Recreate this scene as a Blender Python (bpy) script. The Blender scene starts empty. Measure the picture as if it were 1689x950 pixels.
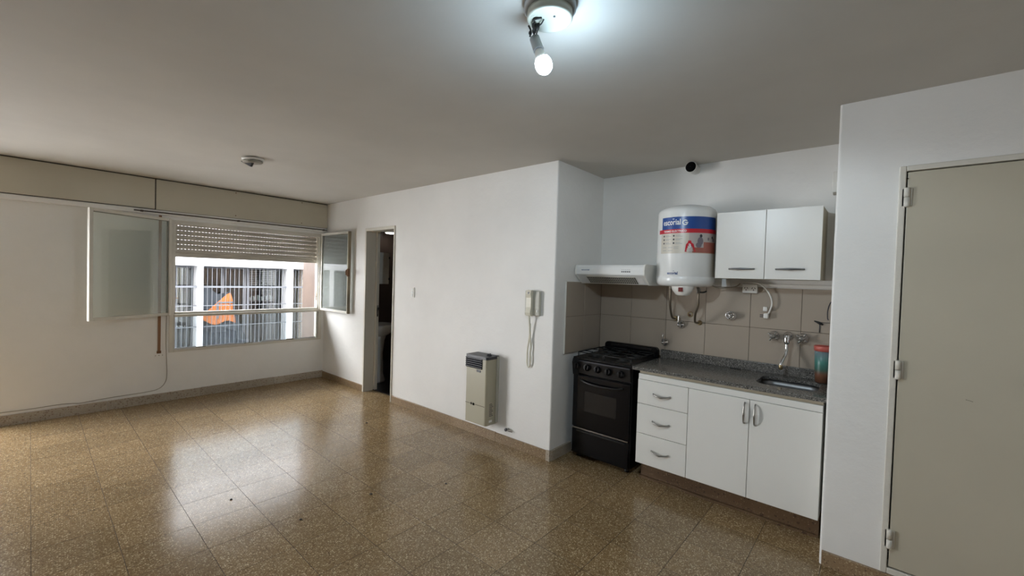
import bpy, bmesh, math, random
from math import sin, cos, pi, radians, sqrt, atan2
from mathutils import Vector, Matrix

sc = bpy.context.scene
COL = sc.collection
random.seed(4)

# ------------------------------------------------------------------ camera
def camera():
    yaw, pitch, roll = radians(131.16), radians(-1.314), radians(1.720)
    f = Vector((cos(yaw)*cos(pitch), sin(yaw)*cos(pitch), sin(pitch)))
    r = Vector((sin(yaw), -cos(yaw), 0)); u = r.cross(f)
    r2 = r*cos(roll) + u*sin(roll); u2 = u*cos(roll) - r*sin(roll)
    cd = bpy.data.cameras.new('camera'); co = bpy.data.objects.new('camera', cd)
    COL.objects.link(co)
    cd.sensor_width = 36; cd.lens = 695.23/1689*36
    cd.clip_start = 0.05
    m = Matrix((r2, u2, -f)).transposed().to_4x4()
    m.translation = Vector((2.0097, -2.8329, 1.5))
    co.matrix_world = m
    sc.camera = co
camera()

# ------------------------------------------------------------------ world, lights, exposure
W = bpy.data.worlds.new('world'); sc.world = W; W.use_nodes = True
bg = W.node_tree.nodes['Background']
bg.inputs[0].default_value = (0.96, 0.98, 1.0, 1); bg.inputs[1].default_value = 13.5
sc.view_settings.view_transform = 'Standard'
sc.view_settings.look = 'None'
sc.view_settings.exposure = 0.70
sc.view_settings.gamma = 1.0
sc.view_settings.use_curve_mapping = False
sc.cycles.max_bounces = 10
sc.cycles.diffuse_bounces = 7
sc.cycles.glossy_bounces = 5
sc.cycles.transmission_bounces = 8
sc.cycles.transparent_max_bounces = 12
sc.cycles.sample_clamp_indirect = 6.0
sc.cycles.caustics_reflective = False
sc.cycles.caustics_refractive = False
sc.cycles.use_denoising = True
BULB_POWER = 62.0

def portal(name, y0, y1, z0, z1, x):
    l = bpy.data.lights.new(name, 'AREA'); l.shape = 'RECTANGLE'
    l.size = z1-z0; l.size_y = y1-y0
    o = bpy.data.objects.new(name, l); COL.objects.link(o)
    o.location = (x, (y0+y1)/2, (z0+z1)/2)
    o.rotation_euler = (0, -pi/2, 0)
    l.cycles.is_portal = True
portal('window_portal', -1.86, 0.0, 0.45, 2.1, -4.42)
portal('unseen_window_portal', -5.05, -3.08, -0.05, 2.1, -4.42)

def led_beam():
    # forward throw of the LED bulb (the globe itself glows weakly to the sides)
    l = bpy.data.lights.new('led_beam', 'SPOT'); l.energy = 21; l.color = (0.80, 0.92, 1.0)
    l.spot_size = radians(180); l.spot_blend = 0.2; l.shadow_soft_size = 0.03
    o = bpy.data.objects.new('led_beam', l); COL.objects.link(o)
    d = Vector((.040, .012, -.110)).normalized(); e = Vector((-.16, .16, -1)).normalized()
    o.location = Vector((1.008, -1.605, 2.396))+d*.195
    o.rotation_euler = e.to_track_quat('-Z', 'Y').to_euler()
    # sideways spill of the same bulb
    p = bpy.data.lights.new('bulb_spill', 'POINT'); p.energy = 3.9; p.color = (0.56, 0.79, 1.0); p.shadow_soft_size = 0.035
    q = bpy.data.objects.new('bulb_spill', p); COL.objects.link(q); q.location = o.location
led_beam()

# ------------------------------------------------------------------ materials
MATS = {}
def mat(name, col, rough=0.5, metal=0.0, spec=0.5, emit=None, estr=0.0, coat=0.0):
    m = bpy.data.materials.new(name); m.use_nodes = True
    b = m.node_tree.nodes['Principled BSDF']
    b.inputs['Base Color'].default_value = (*col, 1)
    b.inputs['Roughness'].default_value = rough
    b.inputs['Metallic'].default_value = metal
    b.inputs['Specular IOR Level'].default_value = spec
    b.inputs['Coat Weight'].default_value = coat
    if emit: 
        b.inputs['Emission Color'].default_value = (*emit, 1)
        b.inputs['Emission Strength'].default_value = estr
    MATS[name] = m
    return m
def nodes(m):
    nt = m.node_tree
    return nt, nt.nodes, nt.links, nt.nodes['Principled BSDF']
def pos(N):
    g = N.new('ShaderNodeNewGeometry'); return g.outputs['Position']
def noise(N, L, vec, scale, detail=3, rough=.55):
    n = N.new('ShaderNodeTexNoise'); n.inputs['Scale'].default_value = scale
    n.inputs['Detail'].default_value = detail; n.inputs['Roughness'].default_value = rough
    L.new(vec, n.inputs['Vector']); return n
def ramp(N, L, fac, stops):
    r = N.new('ShaderNodeValToRGB'); e = r.color_ramp.elements
    while len(e) < len(stops): e.new(0.5)
    for k, (p, c) in enumerate(stops):
        e[k].position = p; e[k].color = (*c, 1)
    L.new(fac, r.inputs[0]); return r.outputs[0]
def bump(N, L, B, h, strength, dist=0.01):
    b = N.new('ShaderNodeBump'); b.inputs['Strength'].default_value = strength
    b.inputs['Distance'].default_value = dist
    L.new(h, b.inputs['Height']); L.new(b.outputs[0], B.inputs['Normal'])
def mixc(N, L, fac, a, b, blend='MIX'):
    m = N.new('ShaderNodeMix'); m.data_type = 'RGBA'; m.blend_type = blend
    for s, v in ((m.inputs['Factor'], fac), (m.inputs[6], a), (m.inputs[7], b)):
        if hasattr(v, 'links') or isinstance(v, bpy.types.NodeSocket): L.new(v, s)
        elif isinstance(v, tuple): s.default_value = (*v, 1)
        else: s.default_value = v
    return m.outputs[2]

def paint(name, c, var=0.04, rough=0.6, bscale=9, bstr=0.25, fine=True):
    m = mat(name, c, rough); nt, N, L, B = nodes(m); p = pos(N)
    n1 = noise(N, L, p, 1.3, 4)
    a = tuple(x*(1-var*1.6) for x in c); b = tuple(min(1, x*(1+var*.6)) for x in c)
    L.new(ramp(N, L, n1.outputs[0], [(0.3, a), (0.7, b)]), B.inputs['Base Color'])
    n2 = noise(N, L, p, bscale, 5, .6)
    bump(N, L, B, n2.outputs[0], bstr, 0.012)
    return m
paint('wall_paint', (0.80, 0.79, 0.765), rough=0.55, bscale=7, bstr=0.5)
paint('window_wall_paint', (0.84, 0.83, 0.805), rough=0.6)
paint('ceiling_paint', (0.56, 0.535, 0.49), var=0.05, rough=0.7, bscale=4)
paint('box_paint', (0.56, 0.52, 0.42), var=0.05, rough=0.45, bscale=2, bstr=0.1)
paint('frame_paint', (0.66, 0.63, 0.56), var=0.12, rough=0.4, bscale=60, bstr=0.2)
paint('door_paint', (0.50, 0.46, 0.365), var=0.04, rough=0.42, bscale=3, bstr=0.1)
paint('door_frame_paint', (0.66, 0.63, 0.56), var=0.05, rough=0.4, bscale=14, bstr=0.3)
paint('shutter_plastic', (0.52, 0.48, 0.42), var=0.05, rough=0.45, bscale=30, bstr=0.1)
paint('facade_paint', (0.37, 0.37, 0.375), var=0.05, rough=0.8)
paint('putty', (0.30, 0.25, 0.17), var=0.5, rough=0.8, bscale=60, bstr=0.8)
paint('brown_tile', (0.10, 0.07, 0.055), var=0.2, rough=0.3)
paint('dark_floor', (0.012, 0.010, 0.010), rough=0.35)
paint('kitchen_tile', (0.38, 0.325, 0.265), var=0.05, rough=0.28, bscale=3, bstr=0.06)
paint('grout', (0.07, 0.05, 0.035), rough=0.9)
paint('white_laminate', (0.74, 0.735, 0.70), var=0.02, rough=0.32, bscale=40, bstr=0.05)
paint('beige_board', (0.46, 0.41, 0.31), var=0.05, rough=0.6)
paint('heater_enamel', (0.40, 0.37, 0.275), var=0.03, rough=0.38, bscale=20, bstr=0.04)
mat('white_enamel', (0.80, 0.81, 0.80), 0.22)
mat('white_plastic', (0.76, 0.75, 0.71), 0.38)
mat('dimmed_cream', (0.36, 0.36, 0.30), 0.5)  # cream darkened so the bulb below does not burn out the rose
mat('cream_plastic', (0.66, 0.63, 0.52), 0.4)
mat('grey_plastic', (0.46, 0.45, 0.39), 0.45)
mat('socket_grey', (0.34, 0.36, 0.37), 0.5)
mat('dark_grey', (0.05, 0.05, 0.055), 0.45)
mat('brown_dark', (0.045, 0.032, 0.022), 0.5)
mat('charcoal', (0.035, 0.035, 0.042), 0.4)
mat('black_enamel', (0.004, 0.004, 0.005), 0.25, spec=0.3)
mat('black_panel', (0.010, 0.009, 0.009), 0.32, spec=0.4)
mat('black_iron', (0.012, 0.012, 0.012), 0.55)
mat('black_glass', (0.004, 0.004, 0.005), 0.09, spec=0.3)
mat('oven_window', (0.011, 0.0105, 0.0105), 0.15)
mat('black_void', (0.003, 0.003, 0.003), 0.9, spec=0.1)
mat('chrome', (0.72, 0.72, 0.73), 0.10, 1.0)
mat('satin_metal', (0.38, 0.37, 0.35), 0.28, 1.0)
mat('steel', (0.20, 0.20, 0.20), 0.38, 1.0)
mat('braided_hose', (0.20, 0.17, 0.13), 0.4, 0.8)
mat('brass', (0.42, 0.32, 0.18), 0.35, 1.0)
mat('rust', (0.16, 0.08, 0.04), 0.85)
mat('strap_brown', (0.26, 0.14, 0.075), 0.85)
mat('cable_grey', (0.33, 0.30, 0.25), 0.6)
mat('label_blue', (0.02, 0.075, 0.29), 0.3)
mat('label_red', (0.55, 0.02, 0.035), 0.3)
mat('label_pale', (0.62, 0.58, 0.50), 0.35)
mat('print_white', (0.85, 0.85, 0.85), 0.4)
mat('print_navy', (0.015, 0.06, 0.20), 0.4)
mat('print_dark', (0.03, 0.03, 0.04), 0.5)
mat('print_photo', (0.48, 0.44, 0.42), 0.4)
mat('print_shirt', (0.20, 0.17, 0.20), 0.4)
mat('print_brick', (0.38, 0.12, 0.09), 0.4)
mat('red_switch', (0.14, 0.01, 0.01), 0.3)
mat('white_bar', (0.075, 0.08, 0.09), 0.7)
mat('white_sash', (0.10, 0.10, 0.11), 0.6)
mat('glazing_white', (0.6, 0.6, 0.62), 0.5)
mat('curtain_grey', (0.05, 0.047, 0.05), 0.9)
mat('curtain_pale', (0.35, 0.37, 0.38), 0.9)
mat('curtain_dark', (0.014, 0.014, 0.016), 0.9)
mat('far_glass', (0.05, 0.055, 0.065), 0.12)
mat('room_dark', (0.03, 0.03, 0.035), 0.9)
mat('orange_cloth', (0.30, 0.09, 0.02), 0.8)
mat('blue_grey_cover', (0.018, 0.023, 0.030), 0.7)
mat('ceramic', (0.74, 0.73, 0.71), 0.15)
mat('small_lamp', (0.9, 0.9, 0.9), 0.5, emit=(1, 0.98, 0.95), estr=5)
mat('bulb_glow', (1, 1, 1), 0.5, emit=(0.62, 0.82, 1.0), estr=BULB_POWER)
mat('dirt', (0.02, 0.014, 0.01), 0.9)

# rough beige render of the opposite building
m = mat('pebble_render', (0.72, 0.66, 0.58), 0.9); nt, N, L, B = nodes(m)
v = N.new('ShaderNodeTexVoronoi'); v.inputs['Scale'].default_value = 28; L.new(pos(N), v.inputs['Vector'])
L.new(ramp(N, L, v.outputs['Distance'], [(0.1, (0.80, .74, .66)), (0.75, (0.48, .40, .32))]), B.inputs['Base Color'])

# terrazzo
def terrazzo(name, base, base2, chips, chip_amt, rough, scale=75, tint=True):
    m = mat(name, base, rough); nt, N, L, B = nodes(m); p = pos(N)
    n1 = noise(N, L, p, 2.2, 4)
    c = ramp(N, L, n1.outputs[0], [(0.3, base), (0.7, base2)])
    for k, (cc, sc_, thr) in enumerate(chips):
        v = N.new('ShaderNodeTexVoronoi'); v.inputs['Scale'].default_value = sc_
        v.inputs['Randomness'].default_value = 1.0
        mp = N.new('ShaderNodeMapping'); mp.inputs['Location'].default_value = (k*3.7, k*1.3, 0)
        mp.inputs['Rotation'].default_value = (0, 0, k*0.8)
        L.new(p, mp.inputs[0]); 
        nn = noise(N, L, mp.outputs[0], sc_*1.7, 2)
        ad = N.new('ShaderNodeMix'); ad.data_type = 'VECTOR'; ad.inputs[0].default_value = 0.012
        L.new(mp.outputs[0], ad.inputs[4]); L.new(nn.outputs['Color'], ad.inputs[5])
        L.new(ad.outputs[1], v.inputs['Vector'])
        # only some cells become chips; they are picked by the cell's random colour
        sx = N.new('ShaderNodeSeparateColor'); L.new(v.outputs['Color'], sx.inputs[0])
        mr = N.new('ShaderNodeMapRange'); mr.inputs[1].default_value = 0.0; mr.inputs[2].default_value = 1.0
        mr.inputs[3].default_value = 0.0; mr.inputs[4].default_value = thr
        L.new(sx.outputs[0], mr.inputs[0])
        ls = N.new('ShaderNodeMath'); ls.operation = 'LESS_THAN'
        L.new(v.outputs['Distance'], ls.inputs[0]); L.new(mr.outputs[0], ls.inputs[1])
        c = mixc(N, L, ls.outputs[0], c, cc)
    if tint:
        oi = N.new('ShaderNodeObjectInfo')
        t = ramp(N, L, oi.outputs['Random'], [(0, (0.86, 0.85, 0.83)), (1, (1.06, 1.05, 1.04))])
        c = mixc(N, L, 1.0, c, t, 'MULTIPLY')
    L.new(c, B.inputs['Base Color'])
    n2 = noise(N, L, p, 5, 4)
    r = N.new('ShaderNodeMapRange'); r.inputs[3].default_value = rough*0.75; r.inputs[4].default_value = rough*1.5
    L.new(n2.outputs[0], r.inputs[0]); L.new(r.outputs[0], B.inputs['Roughness'])
    n3 = noise(N, L, p, 22, 3)
    bump(N, L, B, n3.outputs[0], 0.06, 0.004)
    return m
terrazzo('terrazzo', (0.205, 0.133, 0.062), (0.265, 0.176, 0.088),
         [((0.09, 0.055, 0.025), 120, .42), ((0.33, 0.24, 0.135), 120, .62), ((0.60, 0.48, 0.30), 110, .45)], 1, 0.17)
terrazzo('terrazzo_skirting', (0.23, 0.155, 0.085), (0.29, 0.20, 0.12),
         [((0.13, 0.08, 0.045), 95, .42), ((0.42, 0.33, 0.21), 100, .45)], 1, 0.35)
terrazzo('skirting_grey', (0.34, 0.29, 0.225), (0.42, 0.37, 0.30),
         [((0.24, 0.18, 0.13), 60, .40), ((0.46, 0.42, 0.36), 100, .45)], 1, 0.45)
terrazzo('plinth_stone', (0.085, 0.045, 0.02), (0.15, 0.09, 0.045),
         [((0.06, 0.03, 0.015), 40, .42), ((0.27, 0.19, 0.11), 90, .3)], 1, 0.5, tint=False)
terrazzo('granite', (0.12, 0.115, 0.105), (0.165, 0.16, 0.15),
         [((0.025, 0.025, 0.025), 120, .5), ((0.33, 0.32, 0.30), 130, .5), ((0.02, 0.02, 0.02), 210, .5)], 1, 0.16, tint=False)

# thin window glass: mostly transparent, mirrors the surroundings at grazing angles
def glass(name, tint, refl=0.08, haze=0.0):
    m = bpy.data.materials.new(name); m.use_nodes = True; nt = m.node_tree; N = nt.nodes; L = nt.links
    N.clear(); out = N.new('ShaderNodeOutputMaterial')
    tr = N.new('ShaderNodeBsdfTransparent'); tr.inputs[0].default_value = (*tint, 1)
    gl = N.new('ShaderNodeBsdfGlossy'); gl.inputs['Roughness'].default_value = 0.03
    fr = N.new('ShaderNodeFresnel'); fr.inputs[0].default_value = 1.5
    ad = N.new('ShaderNodeMath'); ad.operation = 'MULTIPLY_ADD'; ad.inputs[1].default_value = 1.6; ad.inputs[2].default_value = refl-0.06
    L.new(fr.outputs[0], ad.inputs[0])
    mx = N.new('ShaderNodeMixShader'); L.new(ad.outputs[0], mx.inputs[0]); L.new(tr.outputs[0], mx.inputs[1]); L.new(gl.outputs[0], mx.inputs[2])
    last = mx.outputs[0]
    if haze:
        df = N.new('ShaderNodeBsdfDiffuse'); df.inputs[0].default_value = (0.75, 0.80, 0.76, 1)
        m2 = N.new('ShaderNodeMixShader'); m2.inputs[0].default_value = haze
        L.new(last, m2.inputs[1]); L.new(df.outputs[0], m2.inputs[2]); last = m2.outputs[0]
    L.new(last, out.inputs[0]); MATS[name] = m
glass('window_glass', (0.93, 0.96, 0.95), 0.08)
glass('leaf_glass', (0.96, 0.985, 0.965), 0.05, haze=0.10)
glass('dirty_glass', (0.90, 0.94, 0.96), 0.10, haze=0.04)

# translucent tumbler: grey-blue at the top, green in the middle, brown at the bottom (printed colour bands)
m = mat('tumbler_plastic', (0.1, 0.2, 0.2), 0.35); nt, N, L, B = nodes(m)
tc = N.new('ShaderNodeTexCoord'); sx = N.new('ShaderNodeSeparateXYZ'); L.new(tc.outputs['Generated'], sx.inputs[0])
L.new(ramp(N, L, sx.outputs[2], [(0.0, (0.15, .065, .035)), (0.28, (0.15, .065, .038)), (0.42, (0.04, .12, .095)), (0.65, (0.045, .19, .16)), (0.92, (0.15, .22, .24))]), B.inputs['Base Color'])
mat('coral_plastic', (0.50, 0.11, 0.085), 0.4)

# ------------------------------------------------------------------ geometry helpers
A_HW = 0.011                                   # the long wall runs very slightly askew
HWM = Matrix.Rotation(math.atan(A_HW), 4, 'Z')
class MB:
    """collects shapes in world coordinates, builds one mesh object"""
    def __init__(s, xf=None):
        s.v = []; s.f = []; s.mi = []; s.sm = []; s.mats = []; s.xf = xf
    def _m(s, name):
        if name not in s.mats: s.mats.append(name)
        return s.mats.index(name)
    def add(s, verts, faces, m, smooth=False):
        o = len(s.v); k = s._m(m)
        s.v += [Vector(p) for p in verts]
        for f in faces: s.f.append([i+o for i in f]); s.mi.append(k); s.sm.append(smooth)
        return s
    def box(s, x0, x1, y0, y1, z0, z1, m, bev=0.0, seg=2, M=None):
        if bev > 0:
            bm = bmesh.new(); bmesh.ops.create_cube(bm, size=1)
            for v in bm.verts:
                v.co = Vector(((x0+x1)/2+v.co.x*(x1-x0), (y0+y1)/2+v.co.y*(y1-y0), (z0+z1)/2+v.co.z*(z1-z0)))
            b = min(bev, 0.49*min(abs(x1-x0), abs(y1-y0), abs(z1-z0)))
            bmesh.ops.bevel(bm, geom=bm.edges[:], offset=b, segments=seg, profile=0.5, affect='EDGES')
            bm.verts.ensure_lookup_table()
            vs = [v.co.copy() for v in bm.verts]; fs = [[v.index for v in f.verts] for f in bm.faces]; bm.free()
            if M: vs = [M @ v for v in vs]
            return s.add(vs, fs, m, False)
        vs = [Vector((x, y, z)) for z in (z0, z1) for y in (y0, y1) for x in (x0, x1)]
        if M: vs = [M @ v for v in vs]
        return s.add(vs, [(0,2,3,1),(4,5,7,6),(0,1,5,4),(2,6,7,3),(0,4,6,2),(1,3,7,5)], m)
    def lathe(s, c, prof, m, n=24, axis='z', smooth=True, sx=1, sy=1, cap=True, rot=None):
        """prof: (radius, height) list"""
        vs = []
        for r, h in prof:
            for k in range(n):
                a = 2*pi*k/n; vs.append(Vector((r*cos(a)*sx, r*sin(a)*sy, h)))
        if axis == 'x': vs = [Vector((v.z, v.x, v.y)) for v in vs]
        elif axis == 'y': vs = [Vector((v.x, v.z, -v.y)) for v in vs]
        if rot: vs = [rot @ v for v in vs]
        vs = [v+Vector(c) for v in vs]
        fs = [(i*n+k, i*n+(k+1) % n, (i+1)*n+(k+1) % n, (i+1)*n+k) for i in range(len(prof)-1) for k in range(n)]
        s.add(vs, fs, m, smooth)
        if cap:
            o = len(s.v)-len(vs)
            s.f.append([o+k for k in range(n)][::-1]); s.mi.append(s._m(m)); s.sm.append(False)
            s.f.append([o+(len(prof)-1)*n+k for k in range(n)]); s.mi.append(s._m(m)); s.sm.append(False)
        return s
    def tube(s, pts, r, m, n=10, smoothpath=True, flat=None):
        pts = [Vector(p) for p in pts]
        if smoothpath and len(pts) > 2:
            q = []
            P = [pts[0]]+pts+[pts[-1]]
            for i in range(1, len(P)-2):
                for k in range(6):
                    t = k/6
                    a, b, c, d = P[i-1], P[i], P[i+1], P[i+2]
                    q.append(0.5*((2*b)+(c-a)*t+(2*a-5*b+4*c-d)*t*t+(3*b-a-3*c+d)*t**3))
            q.append(pts[-1]); pts = q
        rs = r if isinstance(r, (list, tuple)) else None
        vs = []; up = None
        for i, p in enumerate(pts):
            d = (pts[min(i+1, len(pts)-1)]-pts[max(i-1, 0)]).normalized()
            if up is None:
                up = Vector((0, 0, 1)) if abs(d.z) < .9 else Vector((1, 0, 0))
            a = d.cross(up).normalized(); b = a.cross(d).normalized(); up = b
            if rs:
                t = i/(len(pts)-1)*(len(rs)-1); j = min(int(t), len(rs)-2); rr = rs[j]+(rs[j+1]-rs[j])*(t-j)
            else: rr = r
            for k in range(n):
                an = 2*pi*k/n
                vs.append(p+a*cos(an)*rr+b*sin(an)*rr*(flat or 1))
        fs = [(i*n+k, i*n+(k+1) % n, (i+1)*n+(k+1) % n, (i+1)*n+k) for i in range(len(pts)-1) for k in range(n)]
        fs += [tuple(range(n))[::-1], tuple((len(pts)-1)*n+k for k in range(n))]
        return s.add(vs, fs, m, True)
    def ball(s, c, r, m, n=16, sc=(1, 1, 1)):
        prof = [(r*sin(pi*i/10)+1e-5, -r*cos(pi*i/10)) for i in range(11)]
        vs0 = len(s.v); s.lathe((0, 0, 0), prof, m, n, cap=False)
        for v in s.v[vs0:]:
            v.x = v.x*sc[0]+c[0]; v.y = v.y*sc[1]+c[1]; v.z = v.z*sc[2]+c[2]
        return s
    def prism(s, poly, axis, a0, a1, m, smooth=False):
        """extrude a 2-D polygon along an axis; poly coords are the two other axes in order"""
        def P(p, a):
            return {'x': (a, p[0], p[1]), 'y': (p[0], a, p[1]), 'z': (p[0], p[1], a)}[axis]
        n = len(poly); vs = [P(p, a0) for p in poly]+[P(p, a1) for p in poly]
        fs = [tuple(range(n))[::-1], tuple(range(n, 2*n))]+[(k, (k+1) % n, n+(k+1) % n, n+k) for k in range(n)]
        return s.add(vs, fs, m, smooth)
    def build(s, name, parent=None, mod=None):
        vs = [(s.xf @ v) if s.xf else v for v in s.v]
        off = parent_loc(parent) if parent is not None else Vector((0, 0, 0))
        me = bpy.data.meshes.new(name)
        me.from_pydata([tuple(v-off) for v in vs], [], s.f)
        for mm in s.mats: me.materials.append(MATS[mm])
        me.polygons.foreach_set('material_index', s.mi)
        me.polygons.foreach_set('use_smooth', s.sm)
        me.update()
        bm = bmesh.new(); bm.from_mesh(me); bmesh.ops.recalc_face_normals(bm, faces=bm.faces); bm.to_mesh(me); bm.free()
        o = bpy.data.objects.new(name, me); COL.objects.link(o)
        if parent is not None: o.parent = parent
        return o
def parent_loc(p):
    l = Vector((0, 0, 0))
    while p is not None: l += p.location; p = p.parent
    return l
def thing(name, label, cat, loc=(0, 0, 0), group=None, xf=None):
    o = bpy.data.objects.new(name, None); COL.objects.link(o); o.empty_display_size = 0.1
    l = Vector(loc); o.location = (xf @ l) if xf else l
    o['label'] = label; o['category'] = cat
    if group: o['group'] = group
    return o
def tag(o, label, cat, group=None):
    o['label'] = label; o['category'] = cat
    if group: o['group'] = group
    return o
def struct(name, loc=None):
    o = bpy.data.objects.new(name, None); COL.objects.link(o); o['kind'] = 'structure'
    if loc: o.location = loc
    return o
def S(o): o['kind'] = 'structure'; return o

def text_geo(s, size, bold=0.0):
    cu = bpy.data.curves.new('t', 'FONT'); cu.body = s; cu.size = size; cu.offset = bold; cu.resolution_u = 2
    ob = bpy.data.objects.new('t', cu); COL.objects.link(ob)
    dg = bpy.context.evaluated_depsgraph_get(); me = bpy.data.meshes.new_from_object(ob.evaluated_get(dg))
    vs = [v.co.copy() for v in me.vertices]; fs = [tuple(p.vertices) for p in me.polygons]
    bpy.data.objects.remove(ob); bpy.data.curves.remove(cu); bpy.data.meshes.remove(me)
    w = max((v.x for v in vs), default=0)
    return vs, fs, w
def text_on(mb, s, size, fn, m, width=None, bold=0.0):
    """fn maps flat text coordinates (x right, y up) to a point on the surface"""
    vs, fs, w = text_geo(s, size, bold)
    k = width/w if width else 1
    mb.add([fn(v.x*k, v.y) for v in vs], fs, m)

# ================================================================== STRUCTURE
H = 2.472
XW = -4.02
YB, XR = -5.6, 3.45
def hwy(x): return A_HW*x

# --- floor: bed plus single tiles
fl = struct('floor')
f = MB(); f.box(XW-.02, XR+.1, YB, 0.78, -0.12, -0.0030, 'grout'); fb = f.build('floor_bed', fl)
px, py = 0.3094, 0.3142
x_lines = [-1.89+px*k for k in range(-8, 19)]; y_lines = [-2.827+py*k for k in range(-9, 13)]
cam = Vector((2.01, -2.83))
full = {}
cells = []
for i in range(len(x_lines)-1):
    for j in range(len(y_lines)-1):
        x0, x1, y0, y1 = x_lines[i], x_lines[i+1], y_lines[j], y_lines[j+1]
        x0 = max(x0, XW); x1 = min(x1, XR); y0 = max(y0, YB)
        lim = 0.756 if (x0 < 1.8 and x1 > 0.05) else 0.0
        y1 = min(y1, lim)
        if x1-x0 < .01 or y1-y0 < .01: continue
        c = Vector(((x0+x1)/2, (y0+y1)/2))-cam
        ang = math.degrees(atan2(c.y, c.x))-131.16
        depth = c.length*cos(radians(ang))
        inview = abs(ang) < 54 and depth > 1.75
        cells.append((inview, c.length, x0, x1, y0, y1))
cells.sort(key=lambda c: (not c[0], c[1]))
g = 0.0009
mass = MB(); n_parts = 0
for inview, d, x0, x1, y0, y1 in cells:
    key = (round(x1-x0, 3), round(y1-y0, 3))
    dz = random.uniform(-0.0002, 0.0002)
    if inview and n_parts < 295:
        n_parts += 1
        if key not in full:
            hw, hh = (x1-x0)/2-g, (y1-y0)/2-g; b = .0003
            t = MB()
            vs = [(-hw, -hh, -.004), (hw, -hh, -.004), (hw, hh, -.004), (-hw, hh, -.004), (-hw+0, -hh, -b), (hw, -hh, -b), (hw, hh, -b), (-hw, hh, -b),
                  (-hw+b, -hh+b, 0), (hw-b, -hh+b, 0), (hw-b, hh-b, 0), (-hw+b, hh-b, 0)]
            t.add(vs, [(0,1,5,4),(1,2,6,5),(2,3,7,6),(3,0,4,7),(4,5,9,8),(5,6,10,9),(6,7,11,10),(7,4,8,11)], 'grout'); t.add([(-hw+b, -hh+b, 0), (hw-b, -hh+b, 0), (hw-b, hh-b, 0), (-hw+b, hh-b, 0)], [(0,1,2,3)], 'terrazzo')
            o = t.build('floor_tile', fl); full[key] = o
        else:
            o = full[key].copy(); COL.objects.link(o)
        o.location = ((x0+x1)/2, (y0+y1)/2, dz)
    else:
        mass.box(x0+g, x1-g, y0+g, y1-g, -.004, 0, 'terrazzo')
mo = mass.build('outer_tiles', fl); mo['kind'] = 'stuff'

# --- ceiling
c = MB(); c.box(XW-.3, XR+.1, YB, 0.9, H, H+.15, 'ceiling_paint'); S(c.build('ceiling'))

# --- wall_left: the window wall
YW0, YW1, ZW0, ZW1 = -1.800, -0.085, 0.545, 2.045
w = MB(); m = 'window_wall_paint'
w.box(XW-.16, XW, YW0-1.32, YW0, 0, H, m); w.box(XW-.16, XW, YW1, 0.12, 0, H, m)
w.box(XW-.16, XW, YW0, YW1, 0, ZW0, m); w.box(XW-.16, XW, YW0, YW1, ZW1, H, m)
# unseen second opening further left, added and enlarged to bring in daylight
w.box(XW-.16, XW, YB, YW0-1.32, 2.045, H, m); w.box(XW-.16, XW, YB, YW0-1.32, 0, .012, m); w.box(XW-.16, XW, YB-.1, -5.0, 0, H, m)
S(w.build('wall_left'))

# --- wall_back: the long wall with the bathroom doorway
DX0, DX1, DZ = -2.890, -2.290, 2.045
w = MB(HWM)
w.box(XW-.05, DX0, 0, .12, 0, H, 'wall_paint'); w.box(DX0, DX1, 0, .12, DZ, H, 'wall_paint')
# right portion with a rounded outer corner at the kitchen recess
r = 0.012
poly = [(DX1, 0), (0-r, 0)]+[(-r+r*sin(a), r-r*cos(a)) for a in [pi/2*k/5 for k in range(1, 6)]]+[(0, .9), (-.12, .9), (-.12, .12), (DX1, .12)]
w.prism(poly, 'z', 0, H, 'wall_paint')
S(w.build('wall_back'))
# --- wall_kitchen: back of the recess
w = MB(); w.box(-.02, 1.9, .756, .9, 0, H, 'wall_paint'); S(w.build('wall_kitchen'))
# --- wall_right: block beside the recess that holds the closet door
CX0, CX1, CZ0, CZ1 = 2.058, 2.56, 0.082, 2.108
w = MB(); r = .012
poly = [(1.812, .76), (1.812, r)]+[(1.812+r-r*cos(a), r-r*sin(a)) for a in [pi/2*k/5 for k in range(1, 6)]]+[(CX0, 0), (CX0, .76)]
w.prism(poly, 'z', 0, H, 'wall_paint')
w.box(CX0, CX1, 0, .14, CZ1, H, 'wall_paint'); w.box(CX0, CX1, 0, .14, 0, CZ0, 'wall_paint'); w.box(CX1, XR+.1, 0, .14, 0, H, 'wall_paint')
w.box(CX0, CX1, .4, .45, 0, H, 'wall_paint')
S(w.build('wall_right'))
# --- behind the camera
w = MB(); w.box(XR, XR+.1, YB, 0, 0, H, 'wall_paint'); S(w.build('wall_side'))
w = MB(); w.box(XW-.25, XR+.1, YB-.1, YB, 0, H, 'wall_paint'); S(w.build('wall_front'))

# --- baseboards, made of short terrazzo lengths
def baseboard(name, p0, p1, nrm, mt, z=0.082, th=.014, step=0.62, start=0.0, seed=1):
    rnd = random.Random(seed)
    root = struct(name)
    p0 = Vector((*p0, 0)); p1 = Vector((*p1, 0)); L_ = (p1-p0).length; d = (p1-p0)/L_; n = Vector((*nrm, 0))
    t = -start
    while t < L_:
        a, b = max(t, 0)+.0012, min(t+step, L_)-.0012
        if b-a > .02:
            q0, q1 = p0+d*a, p0+d*b; zz = z+rnd.uniform(-.002, .002); th_ = th+rnd.uniform(-.001, .002)
            c = .003
            vs = []
            for q in (q0, q1):
                for off, hz in ((0, 0), (th_, 0), (th_, zz-c), (th_-c, zz), (0, zz)):
                    v = q+n*off; vs.append((v.x, v.y, hz+0.0006))
            mb = MB(); mb.add(vs, [(4,3,2,1,0), (5,6,7,8,9)]+[(k, (k+1) % 5, 5+(k+1) % 5, 5+k) for k in range(5)], mt)
            mb.build('skirting_piece', root)
        t += step
    return root
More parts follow.
